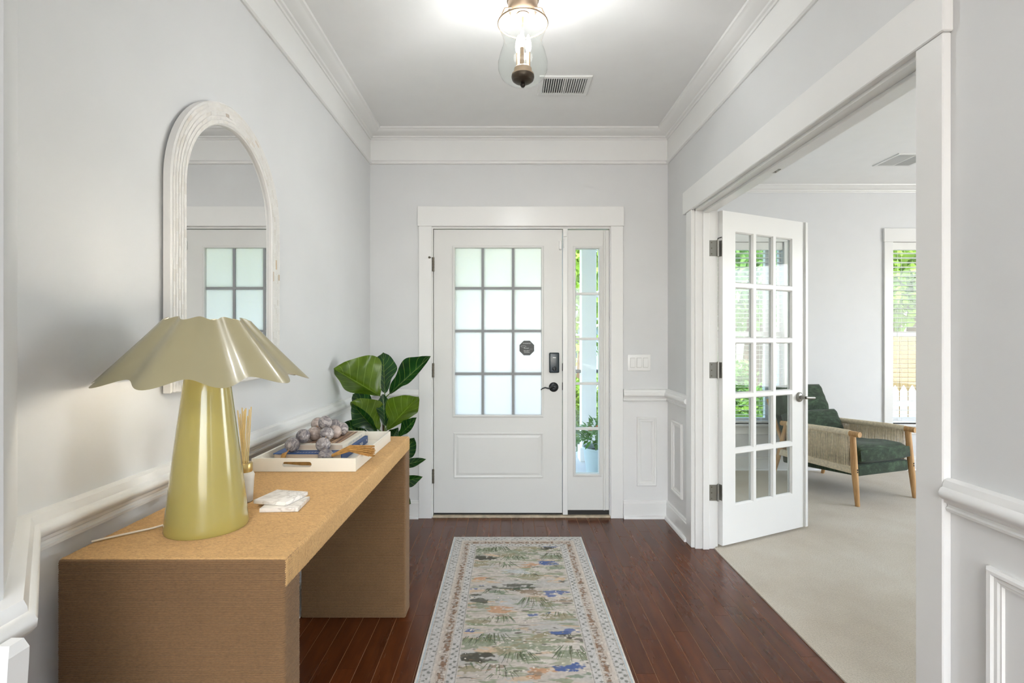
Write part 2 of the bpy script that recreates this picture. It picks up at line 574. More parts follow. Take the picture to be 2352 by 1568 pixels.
fl = MB().box((-4, -6, -0.12), (1.245, 3.78, -0.0009)).build('floor', plain('tan_seam_glint', (164, 120, 82), 0.7))  # tan in the plank gaps stands in for light caught on bevelled edges
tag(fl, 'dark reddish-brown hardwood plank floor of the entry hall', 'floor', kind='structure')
pw = 0.0762
cols = int((1.245 + 1.02) / pw) + 1
x = 1.245
ci = 0
while x > -0.981 + 0.005:
    x0 = max(x - pw, -0.985)
    y = YB + 0.02
    first = True
    while y > 0.35:
        ln = random.uniform(0.35, 1.25)
        if first: ln = random.uniform(0.15, 0.9); first = False
        y0 = max(y - ln, 0.3)
        MB().box((x0 + 0.0009, y0 + 0.0004, -0.0085), (x - 0.0009, y - 0.0004, 0.0), 0.0005).build('plank', M_plank, fl)
        y = y0
    x = x0
    ci += 1
# boards of the great room behind the camera, too far from view to tell apart
MB().box((-4, -6, -0.012), (1.245, 0.299, -0.0002)).build('great_room_boards', M_plank, fl)

cpt = MB().box((1.246, -0.6, -0.12), (6.0, YL, 0.006)).build('floor_living', M_carpet)
tag(cpt, 'cream cut-pile carpet of the living room', 'carpet', kind='structure')

c1 = MB().box((-4, -6, ZC), (XR2, 3.78, ZC + 0.1)).build('ceiling', M_ceil)
tag(c1, 'pale grey-white ceiling of the entry hall', 'ceiling', kind='structure')
c2 = MB().box((XR2, -6, ZC), (6.0, YL + 0.12, ZC + 0.1)).build('ceiling_living', M_ceil)
tag(c2, 'white ceiling of the living room', 'ceiling', kind='structure')

w = MB().box((XL - 0.12, 1.0, 0), (XL, YB + 0.14, ZC)).build('wall_left', M_wall)
tag(w, 'light grey wall carrying the arched mirror', 'wall', kind='structure')
w = MB().prism([A_, B_, (B_[0] - 0.3, B_[1]), (A_[0] - 0.12, A_[1])], lambda u, v, d: (u, v, d), 0, ZC).build('wall_angled', M_wall)
tag(w, 'narrow angled wall piece between hall and passage', 'wall', kind='structure')
w = MB().box((-0.99, -0.6, 0), (-0.69, 0.70, ZC)).build('wall_passage', M_wall)
tag(w, 'light grey passage wall beside the camera', 'wall', kind='structure')
w = MB().grid_wall(XL - 0.12, XR, 0, ZC, [(-0.545, 0.735, 0, 2.066)], fXZ, YB, YB + 0.14).build('wall_back', M_wall)
tag(w, 'light grey wall with the front door', 'wall', kind='structure')
OY0, OY1, OZ = 1.399, 3.112, 2.06
w = MB().grid_wall(-0.6, YL + 0.12, 0, ZC, [(OY0, OY1, 0, OZ)], fYZ, XR, XR2).build('wall_right', M_wall)
tag(w, 'light grey wall with the wide cased opening', 'wall', kind='structure')
# living room shell
WIN = [(1.72, 2.545), (2.585, 2.66), (3.71, 4.62)]
WZ0, WZ1 = 0.45, 2.205
w = MB().grid_wall(XR2, 6.0, 0, ZC, [(a, b, WZ0, WZ1) for a, b in WIN], fXZ, YL, YL + 0.12).build('wall_living_front', M_living)
tag(w, 'white living room wall with the blind-covered windows', 'wall', kind='structure')
w = MB().grid_wall(-0.6, YL + 0.12, 0, ZC, [(0.9, 3.5, 0.6, 2.3)], fYZ, 6.0, 6.12).build('wall_living_side', M_living)  # unseen side opening added for the living room fill
tag(w, 'white side wall of the living room', 'wall', kind='structure')
w = MB().box((XR2, -0.72, 0), (6.0, -0.6, ZC)).build('wall_living_rear', M_living)
tag(w, 'white rear wall of the living room', 'wall', kind='structure')
w = MB().grid_wall(-4.0, 6.0, 0, ZC, [(-2.7, 3.3, 0.4, 2.6)], fXZ, -6.12, -6.0).build('wall_rear', M_wall)
tag(w, 'light grey rear wall of the great room with a wide opening added for light', 'wall', kind='structure')
w = MB().box((-4.12, -6, 0), (-4, -0.6, ZC)).build('wall_rear_left', M_wall)
tag(w, 'light grey side wall of the great room', 'wall', kind='structure')
w = MB().box((-4, -0.6, 0), (-0.99, -0.48, ZC)).build('wall_rear_front', M_wall)
tag(w, 'light grey partition of the great room', 'wall', kind='structure')

# trims -------------------------------------------------------------
RAIL = [(0, .914), (.010, .914), (.020, .910), (.024, .900), (.025, .893), (.031, .889), (.035, .880), (.034, .870), (.028, .863), (.021, .860),
        (.018, .852), (.012, .848), (.012, .842), (.016, .838), (.014, .831), (.006, .828), (0, .828)]
BASE = [(0, .125), (.006, .125), (.011, .120), (.011, .112), (.016, .106), (.016, .020), (.028, .016), (.033, .008), (.034, 0), (0, 0)]
CROWN = [(0, 2.682), (.010, 2.682), (.014, 2.690), (.024, 2.694), (.028, 2.702), (.040, 2.706), (.062, 2.716), (.078, 2.727), (.084, 2.731), (.092, 2.733), (.096, 2.7425), (0, 2.7425)]
PICT = [(0, 2.508), (.008, 2.508), (.016, 2.514), (.017, 2.524), (.010, 2.532), (.004, 2.538), (0, 2.538)]
FRIEZE = [(0, 2.53), (.003, 2.53), (.003, 2.69), (0, 2.69)]
pathL = [(-0.69, -0.6), B_, A_, (XL, YB), (-0.632, YB)]
pathFull = [(-0.69, -0.6), B_, A_, (XL, YB), (XR, YB), (XR, -0.6)]
def trim(name, prof, path, label, cat='trim', mat=None):
    o = MB().sweep(prof, path).build(name, mat or M_trim, smooth=35)
    return tag(o, label, cat, kind='structure')
trim('trim_1', CROWN, pathFull, 'white stepped crown moulding around the hall ceiling')
trim('trim_2', PICT, pathFull, 'thin white picture moulding below the crown')
trim('trim_3', FRIEZE, pathFull, 'flat white frieze board between the two ceiling mouldings')
trim('trim_4', RAIL, pathL, 'white chair rail running behind the console table')
trim('trim_5', RAIL, [(0.817, YB), (XR, YB), (XR, 3.203)], 'white chair rail beneath the light switch')
trim('trim_6', RAIL, [(XR, 1.309), (XR, -0.6)], 'white chair rail beside the cased opening, close to the camera')
trim('baseboard_left', BASE, pathL, 'white baseboard behind the console table', 'baseboard')
trim('baseboard_back', BASE, [(0.817, YB), (XR, YB), (XR, 3.203)], 'white baseboard in the corner under the light switch', 'baseboard')
trim('baseboard_right', BASE, [(XR, 1.309), (XR, -0.6)], 'white baseboard close to the camera', 'baseboard')
LB = [(o, z + 0.006) for o, z in BASE]
trim('baseboard_living', LB, [(XR2, 3.25), (XR2, YL), (6.0, YL), (6.0, -0.6)], 'white baseboard around the living room', 'baseboard')
trim('trim_7', [(o * 0.9, z) for o, z in CROWN], [(XR2, -0.6), (XR2, YL), (6.0, YL), (6.0, -0.6)], 'white crown moulding of the living room')
PM = [(0, 0), (0, .010), (.006, .016), (.014, .014), (.018, .009), (.026, .009), (.030, .006), (.034, .006), (.036, 0)]
def panel_mould(name, fn, u0, u1, v0, v1, label):
    o = MB().frame(PM, fn, u0, u1, v0, v1).build(name, M_trim, smooth=30)
    return tag(o, label, 'trim', kind='structure')
fBack = lambda u, v, d: (u, YB - d, v)
fRight = lambda u, v, d: (XR - d, u, v)
fLeft = lambda u, v, d: (XL + d, u, v)
panel_mould('trim_8', fBack, 0.913, 1.053, 0.227, 0.716, 'tall narrow wainscot frame below the light switch')
panel_mould('trim_9', fRight, 3.32, 3.53, 0.227, 0.716, 'wainscot frame on the short wall beside the french door')
panel_mould('trim_10', fBack, -0.86, -0.70, 0.227, 0.716, 'wainscot frame behind the fiddle leaf fig')
panel_mould('trim_11', fRight, 0.30, 1.205, 0.227, 0.737, 'wainscot frame on the wall closest to the camera')
panel_mould('trim_12', fLeft, 2.55, 3.45, 0.227, 0.716, 'wainscot frame beside the fig pot')

# front door ----------------------------------------------------------
t = thing('trim_14', (0.1, YB, 0), 'wide white casing around front door and sidelight', 'trim', kind='structure')
MB().box((-0.640, YB - 0.026, 2.067), (0.819, YB + 0.002, 2.206), 0.002).build('head_casing', M_trim, t)
MB().box((-0.632, YB - 0.020, 0), (-0.541, YB + 0.002, 2.067), 0.002).build('side_casing', M_trim, t)
MB().box((0.727, YB - 0.020, 0), (0.814, YB + 0.002, 2.067), 0.002).build('side_casing', M_trim, t)
MB().box((-0.545, YB, 0.0), (-0.5335, YB + 0.14, 2.066)).build('jamb', M_trim, t)
MB().box((0.722, YB, 0.0), (0.735, YB + 0.14, 2.066)).build('jamb', M_trim, t)
MB().box((-0.5335, YB, 2.053), (0.722, YB + 0.14, 2.066)).build('head_jamb', M_trim, t)
MB().box((0.389, YB - 0.002, 0.02), (0.424, YB + 0.12, 2.053), 0.002).build('mullion_post', M_trim, t)
MB().box((-0.5335, YB + 0.06, 0.03), (-0.515, YB + 0.10, 2.053)).build('door_stop', M_trim, t)
th = MB()
th.box((-0.5335, YB - 0.012, 0.0), (0.727, YB + 0.13, 0.016), 0.003)
th.build('threshold', M_thresh, t)

d1 = thing('door_1', (-0.07, 3.67, 0.02), 'white front door with twelve frosted panes and a raised lower panel', 'door', kind='structure')
DY0, DY1 = 3.652, 3.697
LX0, LX1, LZ0, LZ1 = XP(1043, DY0), XP(1245, DY0), ZP(954, DY0), ZP(568, DY0)
DX0, DX1 = -0.5295, 0.3855
MB().grid_wall(DX0, DX1, 0.030, 2.049, [(LX0, LX1, LZ0, LZ1)], fXZ, DY0, DY1).build('slab', M_door, d1)
fD = lambda u, v, d: (u, DY0 - d, v)
MB().frame([(-.012, 0), (-.012, .005), (-.006, .009), (.002, .009), (.006, .003), (.006, -.02), (0, -.02)], fD, LX0, LX1, LZ0, LZ1).build('lite_frame', M_door, d1, 30)
vx = [XP(1108.5, DY0), XP(1178.5, DY0)]
hz = [ZP(661.5, DY0), ZP(760, DY0), ZP(858.5, DY0)]
mw = 0.0085
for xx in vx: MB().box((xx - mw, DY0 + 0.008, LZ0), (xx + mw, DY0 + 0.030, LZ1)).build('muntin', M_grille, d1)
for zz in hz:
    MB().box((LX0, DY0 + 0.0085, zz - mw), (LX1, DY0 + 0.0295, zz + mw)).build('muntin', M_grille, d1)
xs = [LX0] + vx + [LX1]; zs = [LZ0] + hz[::-1] + [LZ1]
for i in range(3):
    for j in range(4):
        MB().box((xs[i] + (mw if i else 0), DY0 + 0.016, zs[j] + (mw if j else 0)), (xs[i+1] - (mw if i < 2 else 0), DY0 + 0.021, zs[j+1] - (mw if j < 3 else 0))).build('pane', M_frost, d1)
pz0, pz1, px0, px1 = ZP(1097, DY0), ZP(993, DY0), XP(1042, DY0), XP(1248, DY0)
MB().frame([(0, 0), (0, .005), (.006, .008), (.012, .006), (.017, .001), (.022, 0)], fD, px0, px1, pz0, pz1).build('panel_moulding', M_door, d1, 30)
MB().loft([[(px0 + .018, DY0, pz0 + .018), (px1 - .018, DY0, pz0 + .018), (px1 - .018, DY0, pz1 - .018), (px0 + .018, DY0, pz1 - .018)],
           [(px0 + .036, DY0 - .005, pz0 + .036), (px1 - .036, DY0 - .005, pz0 + .036), (px1 - .036, DY0 - .005, pz1 - .036), (px0 + .036, DY0 - .005, pz1 - .036)]]).build('raised_panel', M_door, d1)
MB().box((DX0, DY0 + 0.004, 0.016), (DX1, DY1, 0.030)).build('door_sweep', M_dark, d1)
for k_, yy in enumerate((607, 850, 1093)):
    zc = ZP(yy, YB)
    hg = MB().tube([(-0.5318, YB - 0.004, zc - 0.05), (-0.5318, YB - 0.004, zc + 0.05)], 0.0065, 10)
    for q in range(5): hg.tube([(-0.5318, YB - 0.004, zc - 0.05 + q*0.0205), (-0.5318, YB - 0.004, zc - 0.034 + q*0.0205)], 0.0075, 10)
    h_ = hg.build('hinge', M_hinge, d1, 40)
    if k_ == 0:
        MB().tube([(-0.5318, YB - 0.006, zc + 0.046), (-0.551, YB - 0.022, zc + 0.046)], 0.0028, 8).sphere((-0.556, YB - 0.0245, zc + 0.046), 0.008, 12, 8).build('hinge_stop', M_hinge, h_, 40)
# keypad lock and lever
kc = P(1272.5, 832.5, DY0)
lk = MB().box((kc.x - 0.036, DY0 - 0.026, kc.z - 0.072), (kc.x + 0.036, DY0, kc.z + 0.072), 0.009, 4).build('keypad_lock', M_lock, d1, 40)
tag(lk, 'black keypad deadbolt')
MB().lathe([(0.016, 0), (0.016, 0.004), (0.012, 0.006), (0.001, 0.006)], 20, M=Matrix.Translation((kc.x, DY0 - 0.025, kc.z - 0.042)) @ Matrix.Rotation(R(90), 4, 'X')).build('thumb_turn', M_black, lk, 40)
MB().box((kc.x - 0.003, DY0 - 0.038, kc.z - 0.056), (kc.x + 0.003, DY0 - 0.026, kc.z - 0.030), 0.0015).build('turn_tab', M_lock, lk)
MB().box((kc.x - 0.011, DY0 - 0.0272, kc.z + 0.034), (kc.x + 0.011, DY0 - 0.0262, kc.z + 0.039)).build('badge', M_white, lk)
hc = P(1271.5, 888.5, DY0)
lv = MB().lathe([(0.034, 0), (0.034, 0.006), (0.030, 0.010), (0.016, 0.012), (0.013, 0.016), (0.013, 0.045), (0.001, 0.046)], 28, M=Matrix.Translation((hc.x, DY0, hc.z)) @ Matrix.Rotation(R(90), 4, 'X')).build('lever_handle', M_black, d1, 40)
tag(lv, 'black curved lever')
pts = [P(1273, 889, DY0 - .045), P(1266, 889, DY0 - .05), P(1260, 892, DY0 - .052), P(1252, 890, DY0 - .052), P(1246, 892, DY0 - .05), P(1242, 895, DY0 - .048)]
MB().tube(pts, [.007, .007, .0055, .005, .004, .003], 10).build('lever', M_black, lv, 40)
for yy in (843, 887):
    c = P(1293, yy, YB)
    MB().box((0.3852, YB - 0.001, c.z - 0.028), (0.392, YB + 0.02, c.z + 0.028), 0.003).build('strike_plate', M_black, d1)
# sticker on a pane
scn = P(1210, 799, DY0 + 0.015)
r8 = 0.0525 / math.cos(math.pi/8)
octo = [(scn.x + r8*math.cos(math.pi/8 + i*math.pi/4), scn.z + r8*math.sin(math.pi/8 + i*math.pi/4)) for i in range(8)]
stk = MB().prism(octo, fXZ, DY0 + 0.0145, DY0 + 0.0160).build('security_sticker', M_sticker, d1)
tag(stk, 'dark grey octagonal security sticker')
def text(name, body, size, loc, mat, parent, rot=(R(90), 0, 0), align='CENTER', shear=0.0):
    cu = bpy.data.curves.new(name, 'FONT')
    cu.body = body; cu.size = size; cu.align_x = align; cu.align_y = 'CENTER'; cu.extrude = 0.0002; cu.shear = shear
    cu.materials.append(mat)
    o = bpy.data.objects.new(name, cu); COL.objects.link(o)
    o.parent = parent
    m = Matrix.Translation(loc) @ Matrix.Rotation(rot[2], 4, 'Z') @ Matrix.Rotation(rot[1], 4, 'Y') @ Matrix.Rotation(rot[0], 4, 'X')
    o.matrix_basis = wm(parent).inverted() @ m
    return o
ty = DY0 + 0.0142
text('lettering', 'WARNING!', 0.0115, (scn.x, ty, scn.z + 0.033), M_ink, stk)
text('lettering', 'Power', 0.014, (scn.x - 0.004, ty, scn.z - 0.001), M_ink, stk, shear=0.3)
text('lettering', 'Systems', 0.007, (scn.x + 0.030, ty, scn.z - 0.007), M_ink2, stk, shear=0.3)
text('lettering', 'SECURITY', 0.0105, (scn.x, ty, scn.z - 0.020), M_ink, stk)
text('lettering', 'SYSTEMS', 0.0105, (scn.x, ty, scn.z - 0.031), M_ink, stk)
MB().tube([(scn.x - 0.024 + 0.019*math.cos(a), ty, scn.z + 0.012 + 0.006*math.sin(a)) for a in [i*2*math.pi/24 for i in range(25)]], 0.0007, 6).build('oval_mark', M_ink, stk)

# sidelight window
w1 = thing('window_1', (0.57, 3.67, 0), 'narrow five-pane sidelight window beside the front door', 'window', kind='structure')
SX0, SX1 = 0.426, 0.720
SY0 = 3.652
GX0, GX1, GZ0, GZ1 = XP(1322, SY0), XP(1376, SY0), ZP(1088, SY0), ZP(571, SY0)
MB().grid_wall(SX0, SX1, 0.050, 2.045, [(GX0, GX1, GZ0, GZ1)], fXZ, SY0, SY0 + 0.045).build('panel', M_door, w1)
fS = lambda u, v, d: (u, SY0 - d, v)
MB().frame([(-.018, 0), (-.018, .006), (-.010, .010), (-.004, .010), (.001, .003), (.001, -.02), (-.002, -.02)], fS, GX0, GX1, GZ0, GZ1).build('pane_moulding', M_door, w1, 30)
MB().box((SX1 - 0.042, SY0 - 0.010, 0.05), (SX1 - 0.028, SY0, 2.045), 0.003).build('edge_bead', M_door, w1)
MB().box((SX0, SY0 + 0.004, 0.016), (SX1, SY0 + 0.04, 0.050)).build('dark_sweep', M_dark, w1)
mh = [ZP(y_, SY0) for y_ in (674, 778, 881, 985)]
for zz in mh: MB().box((GX0, SY0 + 0.008, zz - 0.009), (GX1, SY0 + 0.034, zz + 0.009), 0.002).build('muntin', M_door, w1)
zs = [GZ0] + mh[::-1] + [GZ1]
for j in range(5): MB().box((GX0, SY0 + 0.018, zs[j]), (GX1, SY0 + 0.022, zs[j+1])).build('pane', M_glass, w1)

# contact sensors
s1 = MB().box((0.362, DY0 - 0.014, ZP(574, DY0)), (0.3815, DY0, ZP(553, DY0)), 0.005, 3).build('contact_sensor', M_white)
tag(s1, 'small white rounded alarm sensor at the top corner of the front door', 'sensor')
s2 = MB().box((0.391, YB - 0.014, ZP(569, YB)), (0.399, YB - 0.002, ZP(549, YB)), 0.003, 2).build('sensor_magnet', M_white)
tag(s2, 'slim white alarm magnet on the post beside the sidelight', 'sensor')
s3 = MB().box((0.391, YB - 0.013, ZP(543.5, YB)), (0.416, YB - 0.002, ZP(525.5, YB)), 0.003, 2).build('latch_block', M_white)
tag(s3, 'small white block above the alarm magnet, under the head casing', 'latch')

# wide cased opening to the living room --------------------------------------
t = thing('trim_15', (XR, 2.25, 0), 'white casing of the wide opening into the living room', 'trim', kind='structure')
CT = 0.022
MB().box((XR - CT - 0.005, 1.304, OZ - 0.004), (XR + 0.001, 3.252, 2.195), 0.003).build('head_casing', M_trim, t)
MB().box((XR - CT, 3.113, 0), (XR + 0.001, 3.203, OZ - 0.004), 0.003).build('side_casing', M_trim, t)
MB().box((XR - CT, 1.311, 0), (XR + 0.001, 1.400, OZ - 0.004), 0.003).build('side_casing', M_trim, t)
MB().box((XR - 0.001, OY1 - 0.012, 0), (XR2 + 0.001, OY1 + 0.006, OZ)).build('jamb', M_trim, t)
MB().box((XR - 0.001, OY0 - 0.006, 0), (XR2 + 0.001, OY0 + 0.012, OZ)).build('jamb', M_trim, t)
MB().box((XR - 0.001, OY0, OZ - 0.016), (XR2 + 0.001, OY1, OZ + 0.004)).build('head_jamb', M_trim, t)
MB().box((1.176, OY1 - 0.026, 0), (1.214, OY1 - 0.011, OZ - 0.016), 0.002).build('door_stop', M_trim, t)
MB().box((1.176, OY0 + 0.011, 0), (1.214, OY0 + 0.026, OZ - 0.016), 0.002).build('door_stop', M_trim, t)
MB().box((1.176, OY0 + 0.026, OZ - 0.029), (1.214, OY1 - 0.026, OZ - 0.015), 0.002).build('head_stop', M_trim, t)
MB().box((XR2 - 0.001, 1.311, OZ), (XR2 + CT, 3.252, 2.195), 0.003).build('head_casing', M_trim, t)
MB().box((XR2 - 0.001, 3.113, 0.006), (XR2 + CT, 3.203, OZ), 0.003).build('side_casing', M_trim, t)
MB().box((XR2 - 0.001, 1.311, 0.006), (XR2 + CT, 1.400, OZ), 0.003).build('side_casing', M_trim, t)
bc = MB().box((1.224, 2.335, OZ - 0.0185), (1.246, 2.385, OZ - 0.0158), 0.001).build('ball_catch', M_nickel, t)
MB().sphere((1.235, 2.36, OZ - 0.0185), 0.006, 12, 8).build('ball', M_nickel, bc, 60)

# french door leaf
FD_ANG = math.atan2(0.321, 0.676)
d2 = thing('door_2', (1.296, 3.092, 0.0), 'white fifteen-pane french door standing open into the living room', 'door', kind='structure', rotz=FD_ANG)
LW, LT = 0.752, 0.035
u0, u1, v0, v1 = 0.108, 0.632, 0.252, 1.928
bw, bh = 0.024, 0.024
pwid = (u1 - u0 - 2*bw) / 3; phei = (v1 - v0 - 4*bh) / 5
holes = []
for i in range(3):
    for j in range(5):
        a = u0 + i*(pwid + bw); b = v0 + j*(phei + bh)
        holes.append((a, a + pwid, b, b + phei))
MB().grid_wall(0, LW, 0.020, 2.046, holes, fXZ, 0, LT).build('leaf_frame', M_trim, d2, world=False)
bead = MB()
for h in holes:
    MB().box((h[0], LT/2 - 0.002, h[2]), (h[1], LT/2 + 0.002, h[3])).build('pane', M_glass, d2, world=False)
    for side in (0, 1):
        f_ = (lambda u, v, d: (u, d, v)) if side == 0 else (lambda u, v, d: (u, LT - d, v))
        MB().frame([(0, 0.001), (0, LT/2 - 0.002), (.008, LT/2 - 0.002), (.006, .008), (.002, .003)], f_, h[0], h[1], h[2], h[3]).build('glazing_bead', M_trim, d2, 30, world=False)
MB().box((LW - 0.004, -0.012, 0.02), (LW + 0.022, 0.004, 2.046), 0.003).build('astragal', M_trim, d2, world=False)
hm = Matrix.Translation((LW - 0.052, 0, 0.885)) @ Matrix.Rotation(R(90), 4, 'X')
lv = MB().lathe([(0.032, 0), (0.032, 0.006), (0.027, 0.011), (0.013, 0.013), (0.012, 0.045), (0.001, 0.045)], 28, M=hm).build('lever_handle', M_nickel, d2, 40, world=False)
tag(lv, 'satin nickel lever')
mb = MB().tube([(LW - 0.052, -0.045, 0.885), (LW - 0.035, -0.05, 0.884), (LW - 0.005, -0.052, 0.882), (LW + 0.03, -0.05, 0.880)], [0.010, 0.009, 0.008, 0.0085], 10)
mb.build('lever', M_nickel, lv, 40, world=False)
for yy in (570, 850, 1131):
    zc = ZP(yy, 3.1)
    kx, ky = 1.2685, OY1 - 0.018
    hinge = MB().tube([(kx, ky, zc - 0.05), (kx, ky, zc + 0.052)], 0.006, 12).build('hinge', M_nickel, d2, 40)
    if yy == 570: MB().tube([(kx, ky, zc + 0.052), (kx, ky, zc + 0.059), (kx + 0.018, ky - 0.012, zc + 0.064)], 0.0028, 6).build('hinge_stop', M_dark, hinge)
    lp_ = MB().box((-0.0022, 0.003, zc - 0.048), (0.0004, 0.034, zc + 0.048), 0.0008).build('hinge_leaf', M_nickel, d2, world=False)
    lp_.parent = hinge
    pl = MB().box((1.217, OY1 - 0.0145, zc - 0.048), (1.264, OY1 - 0.0118, zc + 0.048), 0.0008)
    pl.build('jamb_plate', M_nickel, hinge)
    for q in (-0.034, 0.0, 0.034): MB().lathe([(0.004, 0), (0.004, 0.0012), (0.001, 0.0014)], 8, M=Matrix.Translation((1.231, OY1 - 0.0145, zc + q)) @ Matrix.Rotation(R(90), 4, 'X')).build('screw', M_hinge, hinge)

# living room windows
def window(name, x0, x1, label, rail=True):
    t = thing(name, ((x0 + x1)/2, YL, WZ0), label, 'window', kind='structure')
    y0 = YL + 0.05
    fw = 0.035 if x1 - x0 > 0.2 else 0.012
    zm = 1.315
    if x1 - x0 > 0.2:
        MB().grid_wall(x0, x1, WZ0, WZ1, [(x0 + fw, x1 - fw, WZ0 + 0.05, zm - 0.02), (x0 + fw, x1 - fw, zm + 0.02, WZ1 - 0.04)], fXZ, y0, y0 + 0.04).build('sash', M_trim, t)
        MB().box((x0 + fw, y0 + 0.016, WZ0 + 0.05), (x1 - fw, y0 + 0.02, zm - 0.02)).build('pane', M_glass, t)
        MB().box((x0 + fw, y0 + 0.016, zm + 0.02), (x1 - fw, y0 + 0.02, WZ1 - 0.04)).build('pane', M_glass, t)
    else:
        MB().grid_wall(x0, x1, WZ0, WZ1, [(x0 + fw, x1 - fw, WZ0 + 0.05, zm - 0.02), (x0 + fw, x1 - fw, zm + 0.02, WZ1 - 0.04)], fXZ, y0, y0 + 0.04).build('sash', M_trim, t)
        MB().box((x0 + fw, y0 + 0.016, WZ0 + 0.05), (x1 - fw, y0 + 0.02, WZ1 - 0.04)).build('pane', M_glass, t)
    return t
def casing(t, x0, x1):
    MB().box((x0 - 0.09, YL - 0.024, WZ1), (x1 + 0.09, YL + 0.001, WZ1 + 0.13), 0.003).build('head_casing', M_trim, t)
    MB().box((x0 - 0.085, YL - 0.02, WZ0), (x0, YL + 0.001, WZ1), 0.003).build('side_casing', M_trim, t)
    MB().box((x1, YL - 0.02, WZ0), (x1 + 0.085, YL + 0.001, WZ1), 0.003).build('side_casing', M_trim, t)
    MB().box((x0 - 0.11, YL - 0.045, WZ0 - 0.022), (x1 + 0.11, YL + 0.05, WZ0), 0.004).build('sill', M_trim, t)
    MB().box((x0 - 0.09, YL - 0.018, WZ0 - 0.10), (x1 + 0.09, YL + 0.001, WZ0 - 0.022), 0.003).build('apron', M_trim, t)
t = window('window_2', *WIN[0], 'wide living room window seen through the french door panes')
casing(t, WIN[0][0], WIN[1][1])
window('window_3', *WIN[1], 'slim window strip seen through the outer panes of the french door')
t = window('window_4', *WIN[2], 'living room window beyond the armchair')
casing(t, *WIN[2])
pitch = 0.0447
def blind(x0, x1, label):
    t = thing('window_blind', ((x0 + x1)/2, YL + 0.02, WZ0), label, 'blind')
    MB().box((x0 + 0.004, YL - 0.004, WZ1 - 0.075), (x1 - 0.004, YL + 0.040, WZ1 - 0.002), 0.003).build('headrail', M_blind, t)
    z = WZ1 - 0.075 - pitch * 0.7
    sl = MB().box((-(x1 - x0)/2 + 0.006, -0.024, -0.0013), ((x1 - x0)/2 - 0.006, 0.024, 0.0013))
    first = sl.build('slat', M_blind, t, world=False)
    me = first.data
    zz = []
    while z > WZ0 + 0.045:
        zz.append(z - WZ0); z -= pitch
    for i, q in enumerate(zz):
        o = first if i == 0 else inst(me, 'slat', t)
        o.location = (0, 0, q); o.rotation_euler = (R(-4), 0, 0)
    MB().box((x0 + 0.006, YL, WZ0 + 0.008), (x1 - 0.006, YL + 0.044, WZ0 + 0.028), 0.003).build('bottom_rail', M_blind, t)
    if x1 - x0 > 0.2:
        for q in (0.09, (x1 - x0)/2, x1 - x0 - 0.09):
            for yy in (YL - 0.004, YL + 0.045):
                MB().tube([(x0 + q, yy, WZ0 + 0.02), (x0 + q, yy, WZ1 - 0.07)], 0.0011, 5).build('ladder_cord', M_blind, t)
blind(*WIN[0], 'white slatted blind in the wide window behind the french door')
blind(*WIN[1], 'white slatted blind in the slim window behind the french door')
blind(*WIN[2], 'white slatted blind in the window beyond the armchair')

# ------------------------------------------------------------------ console table
TX0, TX1, TY0, TY1, TZ = -0.945, -0.465, 1.068, 2.43, 0.81
tb = thing('console_table', (-0.705, 1.75, 0), 'waterfall console table wrapped in tan jute rope', 'table')
def rope_block(p0, p1, axis, pitch=0.0047, rad=0.010, amp=0.0016, endr=0.006):
    """box wound with rope strands: rings of a rounded rectangle stacked along the axis, each strand bulging"""
    ax = 'XYZ'.index(axis); o1, o2 = [i for i in range(3) if i != ax]
    L = p1[ax] - p0[ax]; n = int(L/pitch); h = L/n
    loops = []
    for i in range(n):
        jit = random.uniform(-0.00035, 0.00035)
        for q, bul in ((0.04, 0.0), (0.26, 0.8), (0.5, 1.0), (0.74, 0.8), (0.96, 0.0)):
            t_ = p0[ax] + (i + q)*h
            e = min(t_ - p0[ax], p1[ax] - t_)
            inset = endr - math.sqrt(max(0, endr**2 - (endr - e)**2)) if e < endr else 0.0
            off = amp*(bul - 1) + jit - inset
            ring = []
            for (c1, c2, a0) in ((p1[o1], p1[o2], 0), (p0[o1], p1[o2], 90), (p0[o1], p0[o2], 180), (p1[o1], p0[o2], 270)):
                s1 = 1 if c1 == p1[o1] else -1; s2 = 1 if c2 == p1[o2] else -1
                for k_ in range(5):
                    an = R(a0 + 22.5*k_)
                    v = [0, 0, 0]
                    v[ax] = t_
                    v[o1] = c1 - s1*rad + (rad + off)*math.cos(an)
                    v[o2] = c2 - s2*rad + (rad + off)*math.sin(an)
                    ring.append(tuple(v))
            loops.append(ring)
    return MB().loft(loops)
rope_block((TX0, TY0 + 0.0055, TZ - 0.066), (TX1, TY1 - 0.0055, TZ), 'Y').build('table_top', M_jute_top, tb, 75)
rope_block((TX0 + 0.001, TY0, 0), (TX1 - 0.001, TY0 + 0.085, TZ - 0.0025), 'Z').build('leg', M_jute_leg, tb, 75)
rope_block((TX0 + 0.001, TY1 - 0.102, 0), (TX1 - 0.001, TY1 - 0.0015, TZ - 0.0025), 'Z').build('leg', M_jute_leg, tb, 75)

